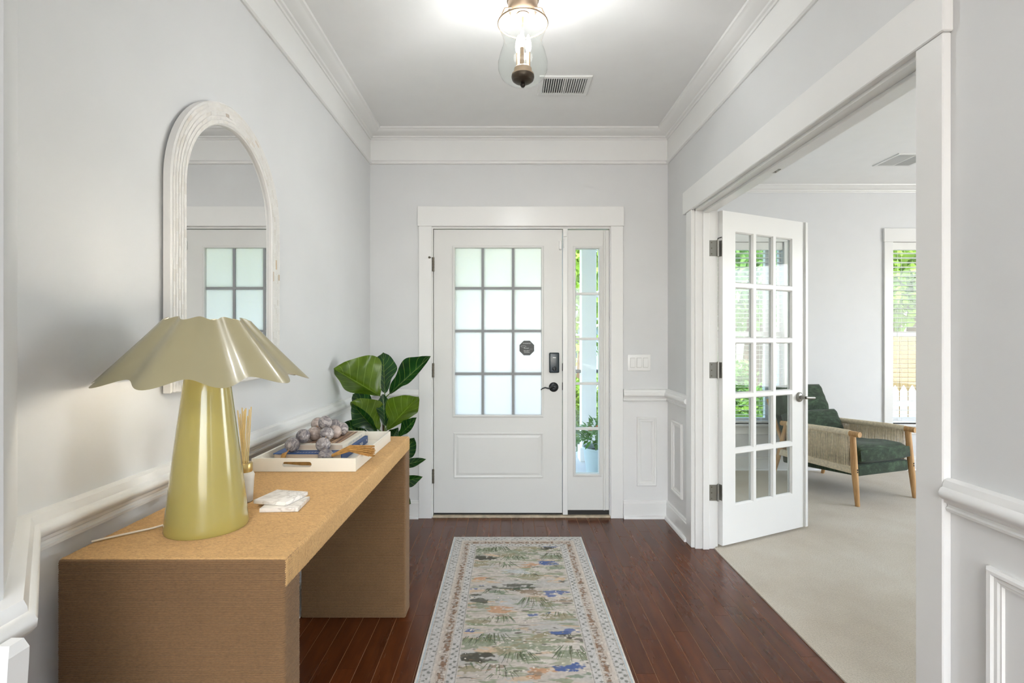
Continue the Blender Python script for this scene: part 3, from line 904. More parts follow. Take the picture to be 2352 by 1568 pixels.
# ------------------------------------------------------------------ table lamp
LC = (-0.739, 1.258)
lamp = thing('table_lamp', (LC[0], LC[1], TZ), 'olive table lamp with a wavy flared shade and conical base', 'lamp')
MB().lathe([(0.0905, 0), (0.092, 0.003), (0.0916, 0.01), (0.072, 0.185), (0.0505, 0.36), (0.046, 0.39), (0.043, 0.396), (0.001, 0.396)], 64, (LC[0], LC[1], TZ)).build('base', M_lampbase, lamp, 40)
sm = MB()
NW, SEG, ROWS = 10, 240, 18
def shade_pt(k, a, th=0.0):
    # k 0 top .. 1 rim
    r = 0.089 + (0.216 - 0.089) * (k ** 1.04) + th
    z = 1.318 - (1.318 - 1.176) * (k ** 1.0)
    amp = 0.0085 + 0.0095 * k
    ph = math.cos(NW * (a - PHI))
    r += amp * ph
    z -= (0.004 + 0.005 * k) * ph
    return (LC[0] + r*math.cos(a), LC[1] + r*math.sin(a), z)
PHI = math.atan2(-LC[1], -LC[0]) + R(7)          # a trough of the rim faces the camera
loops = [[shade_pt(i/ROWS, 2*math.pi*j/SEG) for j in range(SEG)] for i in range(ROWS + 1)]
loops += [[shade_pt(i/ROWS, 2*math.pi*j/SEG, -0.0014) for j in range(SEG)] for i in range(ROWS, -1, -1)]
loops.append(loops[0])
sm.loft(loops, cap=False)
shade = sm.build('shade', M_shade, lamp, 50)
ln_ = [[shade_pt(0.01 + 0.98*i/ROWS, 2*math.pi*j/SEG, -0.0017) for j in range(SEG)] for i in range(ROWS + 1)]
ln_ += [[shade_pt(0.01 + 0.98*i/ROWS, 2*math.pi*j/SEG, -0.0026) for j in range(SEG)] for i in range(ROWS, -1, -1)]
ln_.append(ln_[0])
MB().loft(ln_, cap=False).build('shade_lining', M_white, lamp, 50)
sp = MB()
sp.tube([(LC[0], LC[1], 1.2), (LC[0], LC[1], 1.225)], 0.016, 14)
for q in range(3):
    a = 2*math.pi*q/3 + 0.4
    sp.tube([(LC[0], LC[1], 1.215), (LC[0] + 0.07*math.cos(a), LC[1] + 0.07*math.sin(a), 1.29), (LC[0] + 0.086*math.cos(a), LC[1] + 0.086*math.sin(a), 1.30)], 0.0018, 6)
sp.build('socket', M_gold, lamp, 40)
MB().sphere((LC[0], LC[1], 1.262), 0.043, 24, 16).build('bulb', M_lampbulb, lamp, 60)
cord = [(LC[0] - 0.088, LC[1] - 0.02, TZ + 0.012), (LC[0] - 0.115, LC[1] - 0.03, TZ + 0.006), (LC[0] - 0.15, LC[1] - 0.055, TZ + 0.004), (LC[0] - 0.185, LC[1] - 0.09, TZ + 0.004), (LC[0] - 0.2, LC[1] - 0.104, TZ + 0.003)]
MB().tube(cord, 0.0024, 8).build('cord', M_cord, lamp, 60)
lb = add_light('table_lamp_light', 'POINT', (LC[0], LC[1], 1.262), 29.0, (1, 0.91, 0.76), radius=0.044)
lb.parent = lamp; lb.location = (0, 0, 1.262 - TZ)

# ------------------------------------------------------------------ arched mirror
mir = thing('arched_mirror', (-0.97, 1.7875, 1.116), 'tall arched wall mirror with a mother-of-pearl tiled frame', 'mirror')
MYc, MR, MZs, MZ0 = 1.7875, 0.3435, 1.722, 1.116
BW = 0.072
XF = XL + 0.032
def arch(r, zb, n=40):
    pts = [(MYc - r, zb)]
    pts += [(MYc - r*math.cos(math.pi*i/n), MZs + r*math.sin(math.pi*i/n)) for i in range(n+1)]
    pts.append((MYc + r, zb))
    return pts
outer = arch(MR, MZ0); inner = arch(MR - BW, MZ0 + BW)
fm = MB()
prof_loops = []
loops = []
for (oy, oz), (iy, iz) in zip(outer, inner):
    ring = []
    for k, x in ((0, XL + 0.008), (0, XF - 0.004), (0.06, XF), (0.94, XF), (1, XF - 0.004), (1, XL + 0.008)):
        ring.append((x, oy + (iy - oy)*k, oz + (iz - oz)*k))
    loops.append(ring)
loops.append(loops[0])
fm.loft(loops, cap=False)
fm.build('frame', M_grout, mir, 30)
gp = MB()
gp.prism(arch(MR - BW + 0.002, MZ0 + BW - 0.002), lambda u, v, d: (d, u, v), XL + 0.009, XL + 0.019)
gp.build('mirror_glass', M_mirror, mir)
MB().box((XL, MYc - 0.2, 1.55), (XL + 0.010, MYc + 0.2, 1.60)).build('hanging_cleat', M_grout, mir)
tl = MB()
def tile_quad(p):
    tl.bm.faces.new([tl.bm.verts.new((XF + 0.0008, *q)) for q in p])
def along(s, k):      # s distance along centre line path, k 0..1 across -> (y, z)
    straight = MZs - (MZ0 + 0.0)
    rc = MR - BW*k
    rm = MR - BW*0.5
    L1 = MZs - MZ0; L2 = math.pi*rm
    if s < L1: return (MYc - rc, MZ0 + s)
    if s < L1 + L2:
        a = (s - L1)/rm
        return (MYc - rc*math.cos(a), MZs + rc*math.sin(a))
    return (MYc + rc, MZs - (s - L1 - L2))
rm = MR - BW*0.5
TOT = 2*(MZs - MZ0) + math.pi*rm
rows = 5
for r_ in range(rows):
    s = -random.uniform(0, 0.03)
    k0, k1 = 0.07 + 0.86*r_/rows + 0.012, 0.07 + 0.86*(r_+1)/rows - 0.012
    while s < TOT:
        ln = random.uniform(0.022, 0.042)
        a, b = max(s + 0.0007, 0.003), min(s + ln - 0.0007, TOT - 0.003)
        if b - a > 0.004:
            tile_quad([along(a, k0), along(a, k1), along(b, k1), along(b, k0)])
        s += ln
# bottom rail of tiles
for r_ in range(rows):
    y = MYc - MR + BW
    z0 = MZ0 + 0.006 + (BW - 0.012)*r_/rows
    while y < MYc + MR - BW:
        ln = random.uniform(0.022, 0.042)
        b = min(y + ln, MYc + MR - BW)
        tile_quad([(y + .0007, z0 + .0007), (b - .0007, z0 + .0007), (b - .0007, z0 + 0.0113), (y + .0007, z0 + 0.0113)])
        y += ln
to = tl.build('pearl_tiles', M_pearl, mir)
to['kind'] = 'stuff'

# ------------------------------------------------------------------ serving tray, books, garland
TRX0, TRX1, TRY0, TRY1, TRH = -0.889, -0.528, 1.774, 2.30, 0.045
M_tray = plain('ivory_lacquer', (240, 234, 220), 0.3, var=0.02)
tr = thing('serving_tray', ((TRX0 + TRX1)/2, (TRY0 + TRY1)/2, TZ), 'white rectangular tray with slot handles', 'tray')
z0 = TZ + 0.0005
MB().box((TRX0 + 0.004, TRY0 + 0.004, z0), (TRX1 - 0.004, TRY1 - 0.004, z0 + 0.007)).build('bottom', M_tray, tr)
for yy in (TRY0, TRY1 - 0.009):
    w_ = MB()
    xc, hw, hh, zc = -0.732, 0.051, 0.009, z0 + 0.0245
    def slot(n=8):
        p = []
        for i in range(n+1):
            a = -math.pi/2 + math.pi*i/n
            p.append((xc + hw - hh + hh*math.cos(a), zc + hh*math.sin(a)))
        for i in range(n+1):
            a = math.pi/2 + math.pi*i/n
            p.append((xc - hw + hh + hh*math.cos(a), zc + hh*math.sin(a)))
        return p
    ins = slot()
    def proj(u, v):
        du, dv = u - xc, v - zc
        cand = []
        if du > 1e-9: cand.append((TRX1 - xc)/du)
        if du < -1e-9: cand.append((TRX0 - xc)/du)
        if dv > 1e-9: cand.append((z0 + TRH - zc)/dv)
        if dv < -1e-9: cand.append((z0 - zc)/dv)
        k_ = min(cand)
        return (xc + du*k_, zc + dv*k_)
    outs = [proj(*p) for p in ins]
    corners = [(TRX1, z0), (TRX1, z0 + TRH), (TRX0, z0 + TRH), (TRX0, z0)]
    # walk the slot, adding quads and corner triangles, on both faces
    nS = len(ins)
    def edge_id(p):
        if abs(p[0] - TRX1) < 1e-6: return 1
        if abs(p[1] - z0 - TRH) < 1e-6: return 2
        if abs(p[0] - TRX0) < 1e-6: return 3
        return 0
    cor = {(0, 1): corners[0], (1, 2): corners[1], (2, 3): corners[2], (3, 0): corners[3]}
    vin = [[w_.bm.verts.new((u, d, v)) for u, v in ins] for d in (yy, yy + 0.009)]
    vout = [[w_.bm.verts.new((u, d, v)) for u, v in outs] for d in (yy, yy + 0.009)]
    vcor = {k_: [w_.bm.verts.new((c[0], d, c[1])) for d in (yy, yy + 0.009)] for k_, c in cor.items()}
    for i in range(nS):
        j = (i + 1) % nS
        e0, e1 = edge_id(outs[i]), edge_id(outs[j])
        for s_ in (0, 1):
            if e0 == e1: w_.bm.faces.new((vin[s_][i], vin[s_][j], vout[s_][j], vout[s_][i]))
            else: w_.bm.faces.new((vin[s_][i], vin[s_][j], vout[s_][j], vcor[(e0, e1)][s_], vout[s_][i]))
        w_.bm.faces.new((vin[0][i], vin[1][i], vin[1][j], vin[0][j]))
        if e0 == e1: w_.bm.faces.new((vout[0][i], vout[0][j], vout[1][j], vout[1][i]))
        else:
            c = vcor[(e0, e1)]
            w_.bm.faces.new((vout[0][i], c[0], c[1], vout[1][i])); w_.bm.faces.new((c[0], vout[0][j], vout[1][j], c[1]))
    w_.build('handle_wall', M_tray, tr)
MB().box((TRX0, TRY0 + 0.009, z0), (TRX0 + 0.009, TRY1 - 0.009, z0 + TRH), 0.0012).build('side_wall', M_tray, tr)
MB().box((TRX1 - 0.009, TRY0 + 0.009, z0), (TRX1, TRY1 - 0.009, z0 + TRH), 0.0012).build('side_wall', M_tray, tr)

def book(name, x0, x1, y0, y1, za, zb, cover, label, grp=None):
    t = thing(name, ((x0 + x1)/2, (y0 + y1)/2, za), label, 'book')
    MB().box((x0, y0, za), (x1, y1, za + 0.003), 0.0008).build('back_cover', cover, t)
    MB().box((x0, y0, zb - 0.003), (x1, y1, zb), 0.0008).build('front_cover', cover, t)
    MB().box((x1 - 0.0035, y0, za + 0.003), (x1, y1, zb - 0.003), 0.0006).build('spine', cover, t)
    MB().box((x0 + 0.004, y0 + 0.004, za + 0.003), (x1 - 0.0035, y1 - 0.004, zb - 0.003)).build('page_block', M_page, t)
    return t
zt = z0 + 0.0075
bb = book('coffee_table_book', -0.866, -0.612, 1.885, 2.235, zt, zt + 0.030, M_blue, 'large navy blue book lying flat on the white tray')
zb1 = zt + 0.0305
cb = book('coffee_table_book', -0.800, -0.624, 1.938, 2.228, zb1, zb1 + 0.0225, M_cream, 'cream book with a brown cover picture, on top of the blue book')
zb2 = zb1 + 0.0225
MB().box((-0.785, 1.962, zb2 - 0.0005), (-0.645, 2.205, zb2 + 0.0004)).build('cover_picture', M_print, cb)
# illegible print on the covers, as short ink strokes
for i, xx in enumerate(np.linspace(-0.785, -0.655, 13)):
    hgt = (0.012, 0.005, 0.006, 0.005, 0.006, 0.008, 0.012, 0.005, 0.006, 0.005, 0.011, 0.006, 0.005)[i]
    MB().hexa([(xx, 1.900, zt + 0.0299), (xx + 0.003, 1.900, zt + 0.0299), (xx + 0.006, 1.900 + hgt, zt + 0.0299), (xx + 0.003, 1.900 + hgt, zt + 0.0299),
               (xx, 1.900, zt + 0.0303), (xx + 0.003, 1.900, zt + 0.0303), (xx + 0.006, 1.900 + hgt, zt + 0.0303), (xx + 0.003, 1.900 + hgt, zt + 0.0303)]).build('cover_print', M_ink, bb)
for (ya, yb, za, zb_) in ((2.115, 2.155, 0.016, 0.019), (2.110, 2.158, 0.009, 0.013), (2.212, 2.218, 0.010, 0.018)):
    MB().box((-0.6125, ya, zt + za), (-0.6114, yb, zt + zb_)).build('spine_print', M_ink, bb)
for i in range(14):
    ya = 2.00 + i*0.0135
    MB().box((-0.6245, ya, zb1 + 0.006), (-0.6236, ya + (0.008 if i % 3 else 0.004), zb1 + 0.0145)).build('spine_print', M_ink2, cb)

gar = thing('bead_garland', (-0.70, 1.95, zt), 'garland of grey marbled stone beads with raffia tassels, draped over the books', 'garland')
br = 0.0268
e_ = br + 0.0005
beads = [(-0.804, 1.908, zt + .0305 + e_), (-0.784, 1.960, zb2 + e_), (-0.762, 2.013, zb2 + e_), (-0.782, 2.105, zb2 + e_ + .022),
         (-0.725, 2.030, zb2 + e_ + .040), (-0.702, 1.985, zb2 + e_ + .004), (-0.694, 2.052, zb2 + e_), (-0.735, 2.165, zb2 + e_ + .006),
         (-0.6886, 2.120, zb2 + e_), (-0.6895, 1.9095, zt + .0305 + e_), (-0.661, 1.856, zt + e_)]
bm_me = None
for i, p in enumerate(beads):
    mt = M_bead_brown if i in (2, 3, 6) else M_bead
    o = MB().sphere((0, 0, 0), br, 28, 18).build('bead', mt, None, 60)
    o.parent = gar
    o.location = Vector(p) - gar.location
    o.rotation_euler = (random.uniform(0, 3), random.uniform(0, 3), random.uniform(0, 3))
order = [(-0.812, 1.878, zt + .034), beads[0], beads[1], beads[2], beads[3], beads[7], beads[8], beads[6], beads[4], beads[5], beads[9], beads[10], (-0.625, 1.850, zt + .030)]
MB().tube(order, 0.0022, 6).build('string', M_raffia, gar, 60)
MB().tube([(-0.822, 1.868, zt + .012), (-0.818, 1.868, zt + .030), (-0.812, 1.878, zt + .036)], [0.010, 0.008, 0.003], 10).build('tassel_cap', M_raffia, gar, 60)
t1 = MB()
for i in range(90):
    a, rr = random.uniform(0, 2*math.pi), math.sqrt(random.random())
    s_ = Vector((-0.640, 1.850 + 0.004*rr*math.cos(a), zt + 0.029 + 0.004*rr*math.sin(a)))
    e = Vector((-0.488 + random.uniform(-0.012, 0.008), 1.850 + 0.026*rr*math.cos(a), zt + 0.046 + 0.020*rr*math.sin(a)))
    m_ = s_.lerp(e, 0.45) + Vector((0, random.uniform(-.002, .002), 0.020))
    t1.tube([s_, m_, e], 0.0014, 5)
o = t1.build('tassel', M_raffia, gar, 60); o['kind'] = 'stuff'
t2 = MB()
for i in range(46):
    a, rr = random.uniform(0, 2*math.pi), math.sqrt(random.random())
    s_ = Vector((-0.795, 1.803 + 0.008*rr*math.cos(a), zt + 0.020 + 0.007*rr*math.sin(a)))
    e = Vector((-0.655 + random.uniform(-.01, .01), 1.800 + 0.012*rr*math.cos(a), zt + 0.016 + 0.009*rr*math.sin(a)))
    t2.tube([s_, s_.lerp(e, 0.5) + Vector((0, 0, random.uniform(-.003, .003))), e], 0.0011, 5)
o = t2.build('tassel', M_raffia, gar, 60); o['kind'] = 'stuff'

# reed diffuser
df = thing('reed_diffuser', (-0.748, 1.45, TZ), 'frosted bottle reed diffuser with gold collar, behind the lamp base', 'diffuser')
MB().lathe([(0.021, 0.0005), (0.023, 0.002), (0.026, 0.06), (0.0275, 0.076), (0.024, 0.083), (0.020, 0.086), (0.0005, 0.086)], 28, (-0.748, 1.45, TZ)).build('bottle', M_bottle, df, 40)
MB().lathe([(0.0215, 0.084), (0.0225, 0.086), (0.0225, 0.108), (0.021, 0.110), (0.012, 0.110), (0.012, 0.104), (0.0005, 0.104)], 28, (-0.748, 1.45, TZ)).build('collar', M_gold, df, 40)
tips = [(546, 942), (552, 950), (556, 936), (560, 944), (565, 937), (569, 955), (573, 940), (577, 934), (549, 958), (562, 940)]
for i, (px_, py_) in enumerate(tips):
    a = i*0.9
    tip = P(px_, py_, 1.45 + 0.02*math.sin(a))
    MB().tube([(-0.748 + 0.006*math.cos(a), 1.45 + 0.006*math.sin(a), TZ + 0.02), tip], 0.0016, 6).build('reed', M_reed, df, 60)

# coasters
def coaster(c, z, ang, label):
    h_ = 0.050
    o = MB().box((-h_, -h_, 0), (h_, h_, 0.0105), 0.0012, 2).build('marble_coaster', M_marble, None, 40)
    o.location = (c[0], c[1], z); o.rotation_euler = (0, 0, ang)
    return tag(o, label, 'coaster', 'marble coasters on the console')
coaster((-0.612, 1.408), TZ + 0.0005, R(4), 'square white marble coaster, lower of the two, resting on the jute table')
coaster((-0.634, 1.432), TZ + 0.0115, R(-12), 'square white marble coaster, upper of the two')

# ------------------------------------------------------------------ ceiling light
PX, PY = 0.060, 2.08
pd = thing('ceiling_light', (PX, PY, ZC), 'semi-flush bronze ceiling lantern with clear bell jar glass', 'lamp')
C0 = (PX, PY, 0)
MB().lathe([(0.075, 2.7425), (0.078, 2.735), (0.072, 2.722), (0.066, 2.712), (0.066, 2.70), (0.060, 2.694), (0.060, 2.668), (0.066, 2.660), (0.066, 2.642), (0.060, 2.636), (0.060, 2.606), (0.052, 2.592), (0.048, 2.588), (0.001, 2.588)], 40, C0).build('canopy', M_bronze, pd, 35)
MB().tube([(PX + 0.1*math.cos(a), PY + 0.1*math.sin(a), 2.549) for a in [i*2*math.pi/48 for i in range(49)]], 0.0035, 8).build('ring', M_bronze, pd, 60)
for q in range(3):
    a = 2*math.pi*q/3 + math.pi/2
    MB().tube([(PX + 0.05*math.cos(a), PY + 0.05*math.sin(a), 2.60), (PX + 0.085*math.cos(a), PY + 0.085*math.sin(a), 2.585), (PX + 0.1*math.cos(a), PY + 0.1*math.sin(a), 2.551)], 0.003, 8).build('ring_arm', M_bronze, pd, 60)
gprof = [(0.0995, 2.549), (0.094, 2.530), (0.084, 2.505), (0.0775, 2.484), (0.080, 2.460), (0.092, 2.425), (0.1005, 2.390), (0.0995, 2.362), (0.088, 2.336), (0.066, 2.318), (0.044, 2.312)]
loops = []
for r_, z_ in gprof: loops.append([(PX + r_*math.cos(2*math.pi*i/48), PY + r_*math.sin(2*math.pi*i/48), z_) for i in range(48)])
MB().loft(loops, cap=False).build('glass_jar', M_glass, pd, 80)
MB().tube([(PX, PY, 2.59), (PX, PY, 2.36)], 0.0045, 10).build('stem', M_bronze, pd, 60)
MB().lathe([(0.022, 2.588), (0.026, 2.584), (0.022, 2.579), (0.004, 2.577)], 24, C0).build('stem_collar', M_bronze, pd, 40)
MB().lathe([(0.030, 2.372), (0.036, 2.366), (0.036, 2.348), (0.045, 2.344), (0.045, 2.338), (0.001, 2.338)], 32, C0).build('candle_tray', M_bronze, pd, 35)
MB().lathe([(0.046, 2.338), (0.0465, 2.332), (0.043, 2.321), (0.034, 2.314), (0.020, 2.310), (0.010, 2.309), (0.001, 2.309)], 32, C0).build('bottom_cap', plain('dark_bronze', (76, 66, 56), 0.4, 0.7), pd, 35)
MB().lathe([(0.008, 2.310), (0.0075, 2.306), (0.010, 2.302), (0.010, 2.297), (0.006, 2.292), (0.001, 2.291)], 20, C0).build('finial', plain('dark_bronze_finial', (48, 42, 38), 0.4, 0.7), pd, 40)
for q in range(3):
    a = 2*math.pi*q/3 + R(20)
    cx_, cy_ = PX + 0.024*math.cos(a), PY + 0.024*math.sin(a)
    MB().tube([(cx_, cy_, 2.36), (cx_, cy_, 2.438)], 0.0085, 14).build('candle_sleeve', M_bronze, pd, 60)
    MB().lathe([(0.006, 2.438), (0.010, 2.448), (0.0125, 2.460), (0.012, 2.474), (0.008, 2.492), (0.003, 2.508), (0.0005, 2.512)], 16, (cx_, cy_, 0)).build('candle_bulb', M_bulb, pd, 60)
pl_ = add_light('ceiling_light_glow', 'POINT', (PX, PY, 2.478), 21, (0.98, 0.98, 0.98), radius=0.03)
pl_.parent = pd; pl_.location = (0, 0, 2.478 - ZC)

# vents
def vent(name, x0, x1, y0, y1, z, label, banks, mat=M_vent):
    t = thing(name, ((x0+x1)/2, (y0+y1)/2, z), label, 'vent')
    fz = lambda u, v, d: (u, v, z - d)
    MB().frame([(0, 0), (0, .004), (.004, .008), (.026, .006), (.026, -.0005)], fz, x0, x1, y0, y1).build('frame', mat, t, 20)
    MB().box((x0 + .02, y0 + .02, z - 0.0012), (x1 - .02, y1 - .02, z - 0.0004)).build('duct_back', M_void, t)
    xa, xb = x0 + .027, x1 - .027
    n = banks
    mid = (xa + xb)/2
    MB().box((mid - .004, y0 + .026, z - .007), (mid + .004, y1 - .026, z - .0012)).build('centre_bar', mat, t)
    me = None
    for half, (a, b, ang) in enumerate(((xa, mid - .005, 30), (mid + .005, xb, -30))):
        for i in range(n):
            xx = a + (b - a)*(i + 0.5)/n
            if me is None:
                s_ = MB().box((-.0022, -(y1-y0)/2 + .026, -.0032), (.0022, (y1-y0)/2 - .026, .0032)).build('slat', mat, t, world=False)
                me = s_.data
            else:
                s_ = inst(me, 'slat', t)
            s_.location = (xx - (x0+x1)/2, 0, -.0048)
            s_.rotation_euler = (0, R(ang), 0)
    return t
vY0, vY1 = F*1.473/(778 - 173), F*1.473/(778 - 217)
v_ = vent('ceiling_vent', XP(1241, vY0) - 0.004, XP(1362, vY0), vY0, vY1, ZC, 'white slatted air vent on the hall ceiling behind the lantern', 9)
vent('ceiling_vent', 3.10, 3.42, 4.06, 4.36, ZC, 'air vent on the living room ceiling', 12)

# light switch
M_rocker = plain('switch_rocker_plastic', (206, 206, 202), 0.35, var=0.01)
lsw = thing('light_switch', (0.929, YB, ZP(832, YB)), 'white three-gang rocker light switch plate', 'switch')
zc = ZP(832.5, YB)
MB().box((0.848, YB - 0.007, zc - 0.057), (1.012, YB, zc + 0.057), 0.003, 2).build('plate', M_white, lsw, 40)
for q in (-0.046, 0, 0.046):
    r_ = MB().box((0.930 + q - 0.0175, YB - 0.0095, zc - 0.035), (0.930 + q + 0.0175, YB - 0.006, zc + 0.035), 0.001).build('rocker', M_rocker, lsw)
    MB().hexa([(0.930+q-.0155, YB-.0095, zc-.032), (0.930+q+.0155, YB-.0095, zc-.032), (0.930+q+.0155, YB-.0095, zc+.032), (0.930+q-.0155, YB-.0095, zc+.032),
               (0.930+q-.0155, YB-.0105, zc-.032), (0.930+q+.0155, YB-.0105, zc-.032), (0.930+q+.0155, YB-.0135, zc+.032), (0.930+q-.0155, YB-.0135, zc+.032)]).build('paddle', M_white, r_)

# ------------------------------------------------------------------ fiddle leaf fig
fig = thing('fiddle_leaf_fig', (-0.72, 2.95, 0), 'potted fiddle leaf fig with broad green leaves in the corner', 'plant')
MB().lathe([(0.10, 0.0), (0.105, 0.004), (0.13, 0.26), (0.134, 0.28), (0.122, 0.28), (0.118, 0.25), (0.001, 0.25)], 32, (-0.72, 2.95, 0)).build('pot', M_pot, fig, 40)
MB().lathe([(0.119, 0.24), (0.10, 0.262), (0.05, 0.267), (0.001, 0.268)], 24, (-0.72, 2.95, 0)).build('soil', M_soil, fig, 60)
MB().tube([(-0.72, 2.95, 0.25), (-0.725, 2.95, 0.45), (-0.715, 2.955, 0.7), (-0.722, 2.95, 0.95)], [0.013, 0.011, 0.009, 0.006], 10).build('stem', M_stem, fig, 60)
M_stalk = plain('green_leaf_stalk', (92, 116, 48), 0.5)
def leaf(base, tip, wa, wb, roll=0.0, bend=0.05, fold=0.25, um=0.64, seed=0):
    """broad fiddle leaf; wa / wb half widths above and below its rib as the photo shows it; roll pi shows the underside"""
    base, tip = Vector(base), Vector(tip)
    ax = tip - base; L = ax.length; ax.normalize()
    tocam = (Vector((0, 0, H)) - (base + tip)/2).normalized()
    nn = (tocam - ax*tocam.dot(ax)).normalized()
    sd = ax.cross(nn).normalized()
    if sd.z < 0: flip = -1
    else: flip = 1
    rot = Matrix.Rotation(roll, 3, ax)
    nn = rot @ nn; sd = rot @ sd
    rr = random.Random(seed)
    NU, NV = 22, 12
    verts, uvs, faces = [], [], []
    ph1, ph2 = rr.uniform(0, 6), rr.uniform(0, 6)
    under = abs(roll) > 1.6
    for i in range(NU + 1):
        u = i/NU
        e = math.sin(math.pi * u**1.05)
        wv = max(e, 0.0)**0.55 * (0.60 + 0.40*math.exp(-((u - um)/0.28)**2)) * (1 - 0.12*math.exp(-((u - um + 0.32)/0.10)**2))
        if u > 0.93: wv *= 0.9 - 2.0*(u - 0.93)
        if i in (0, NU): wv = 0.015
        for j in range(NV + 1):
            v = j/NV*2 - 1
            up_side = (v*flip*(-1 if under else 1)) > 0
            hw_ = (wa if up_side else wb)
            full = max(wa, wb)
            ww = wv*hw_
            drop = math.sqrt(max(0.0, full*full*0.8 - min(hw_*hw_, full*full*0.8)))*wv
            ripple = 0.035*math.sin(10*u + ph1 + 2*v)*abs(v)**1.5 + 0.022*math.sin(19*u + ph2)*abs(v)**2
            hgt = (fold*ww + drop)*abs(v) + ripple*2*full - bend*L*(u**2)
            edge = 1 + 0.05*math.sin(13*u + ph2 + (3 if v > 0 else 0))
            verts.append(base + ax*((0.08 + 0.92*u)*L) + sd*(v*ww*edge) + nn*hgt); uvs.append((u, j/NV))
    for i in range(NU):
        for j in range(NV):
            a = i*(NV+1) + j
            faces.append((a, a+1, a+NV+2, a+NV+1))
    me = bpy.data.meshes.new('leaf')
    inv = wm(fig).inverted()
    me.from_pydata([inv @ p for p in verts], [], faces)
    uvl = me.uv_layers.new(name='UVMap')
    for lp in me.loops: uvl.data[lp.index].uv = uvs[lp.vertex_index]
    for p in me.polygons: p.use_smooth = True
    o = link_mesh('leaf', me, M_leaf, fig)
    MB().tube([base - ax*0.012, base + ax*0.06*L, base + ax*(0.12*L)], [0.0034, 0.003, 0.002], 6).build('leaf_stalk', M_stalk, o, 60)
    return o
DN = math.pi
leaves = [
    (P(881, 914, 2.93), P(766, 846, 2.80), 0.190, 0.070, DN, 0.02, 0.10, 0.42),
    (P(886, 912, 2.95), P(988, 819, 2.86), 0.088, 0.030, 0.0, 0.03, 0.20),
    (P(882, 994, 2.93), P(962, 909, 2.82), 0.110, 0.060, DN, 0.03, 0.12, 0.5),
    (P(876, 992, 2.92), P(806, 921, 2.80), 0.115, 0.045, DN, 0.03, 0.12, 0.48),
    (P(870, 996, 2.89), P(808, 926, 2.74), 0.030, 0.072, 0.0, -0.02, 0.3),
    (P(884, 912, 3.00), P(880, 807, 3.18), 0.080, 0.080, 0.0, 0.03, 0.15),
    (P(852, 1008, 2.90), P(786, 974, 2.84), 0.070, 0.050, 0.0, 0.06, 0.2),
    (P(912, 1006, 2.95), P(956, 960, 2.88), 0.045, 0.026, 0.0, 0.04, 0.3),
    (P(912, 1066, 2.96), P(950, 1008, 2.86), 0.060, 0.055, 0.0, 0.05, 0.2),
    (P(900, 1076, 2.98), P(977, 1055, 2.87), 0.030, 0.024, 0.0, 0.03, 0.3),
    (P(900, 1112, 2.98), P(966, 1096, 2.87), 0.030, 0.040, 0.0, 0.08, 0.3),
    (P(876, 956, 2.95), P(808, 905, 3.02), 0.060, 0.045, 0.0, 0.05, 0.3),
    (P(884, 985, 2.91), P(880, 905, 2.90), 0.045, 0.045, 0.0, 0.05, 0.3),
    (P(898, 1012, 2.93), P(914, 984, 2.84), 0.040, 0.030, 0.0, 0.05, 0.3),
    (P(886, 985, 2.96), P(912, 915, 3.05), 0.070, 0.060, 0.0, 0.05, 0.3),
    (P(884, 1125, 2.98), P(942, 1155, 2.92), 0.050, 0.050, 0.0, 0.08, 0.2),
]
for i, a in enumerate(leaves): leaf(*a, seed=i)

# ------------------------------------------------------------------ runner rug
RX0, RX1, RY1, RY0 = -0.345, 0.467, 3.268, 0.85
RW, RL = RX1 - RX0, RY1 - RY0
gs = 0.0027
nu, nv = int(RW/gs), int(RL/gs)
uu = (np.arange(nu + 1)/nu)[None, :] * RW
vv = (np.arange(nv + 1)/nv)[:, None] * RL           # 0 at the far end
U = np.broadcast_to(uu, (nv+1, nu+1)); V = np.broadcast_to(vv, (nv+1, nu+1))
def smooth_noise(su, sv, seed):
    r_ = np.random.default_rng(seed).standard_normal((nv+1, nu+1))
    fu = np.fft.rfftfreq(nu+1, gs)[None, :]; fv = np.fft.fftfreq(nv+1, gs)[:, None]
    k_ = np.exp(-2*(math.pi**2)*((fu*su)**2 + (fv*sv)**2))
    o = np.fft.irfft2(np.fft.rfft2(r_)*k_, s=(nv+1, nu+1))
    return o/o.std()
colr = np.zeros((nv+1, nu+1, 3))
def C(c): return np.array(lin(c)[:3])
n_str = smooth_noise(0.020, 0.0055, 1); n_mid = smooth_noise(0.014, 0.0035, 2); n_big = smooth_noise(0.09, 0.03, 3); n_f = smooth_noise(0.004, 0.004, 4)
n_s2 = smooth_noise(0.022, 0.004, 5); n_s3 = smooth_noise(0.035, 0.006, 6)
def put(mask, c, a=1.0):
    m = (mask.astype(float) if mask.dtype == bool else mask)[..., None]*a
    colr[:] = colr*(1 - m) + C(c)*m
colr[:] = C((206, 196, 186))
put(np.clip((n_big - 0.2)*1.2, 0, 1), (214, 206, 196)); put(np.clip((-n_big - 0.5)*1.2, 0, 1), (196, 192, 186))
put(np.clip((n_str - 0.6)*2, 0, 1)*np.clip(n_big + 0.6, 0, 1), (160, 162, 134), 0.75)
put(np.clip((n_s2 - 0.9)*2.2, 0, 1), (134, 146, 112), 0.7)
put(np.clip((n_s3 - 1.3)*3, 0, 1), (214, 180, 142), 0.6)
put(np.clip((n_mid - 1.7)*4, 0, 1), (92, 88, 74), 0.8)
def rc(zx, zy):
    px_, py_ = 950 + zx/4.26, 1200 + zy/4.26
    Y_ = F*H/(py_ - 778); X_ = (px_ - 1167)*Y_/F
    return X_ - RX0, RY1 - Y_, Y_/F/4.26
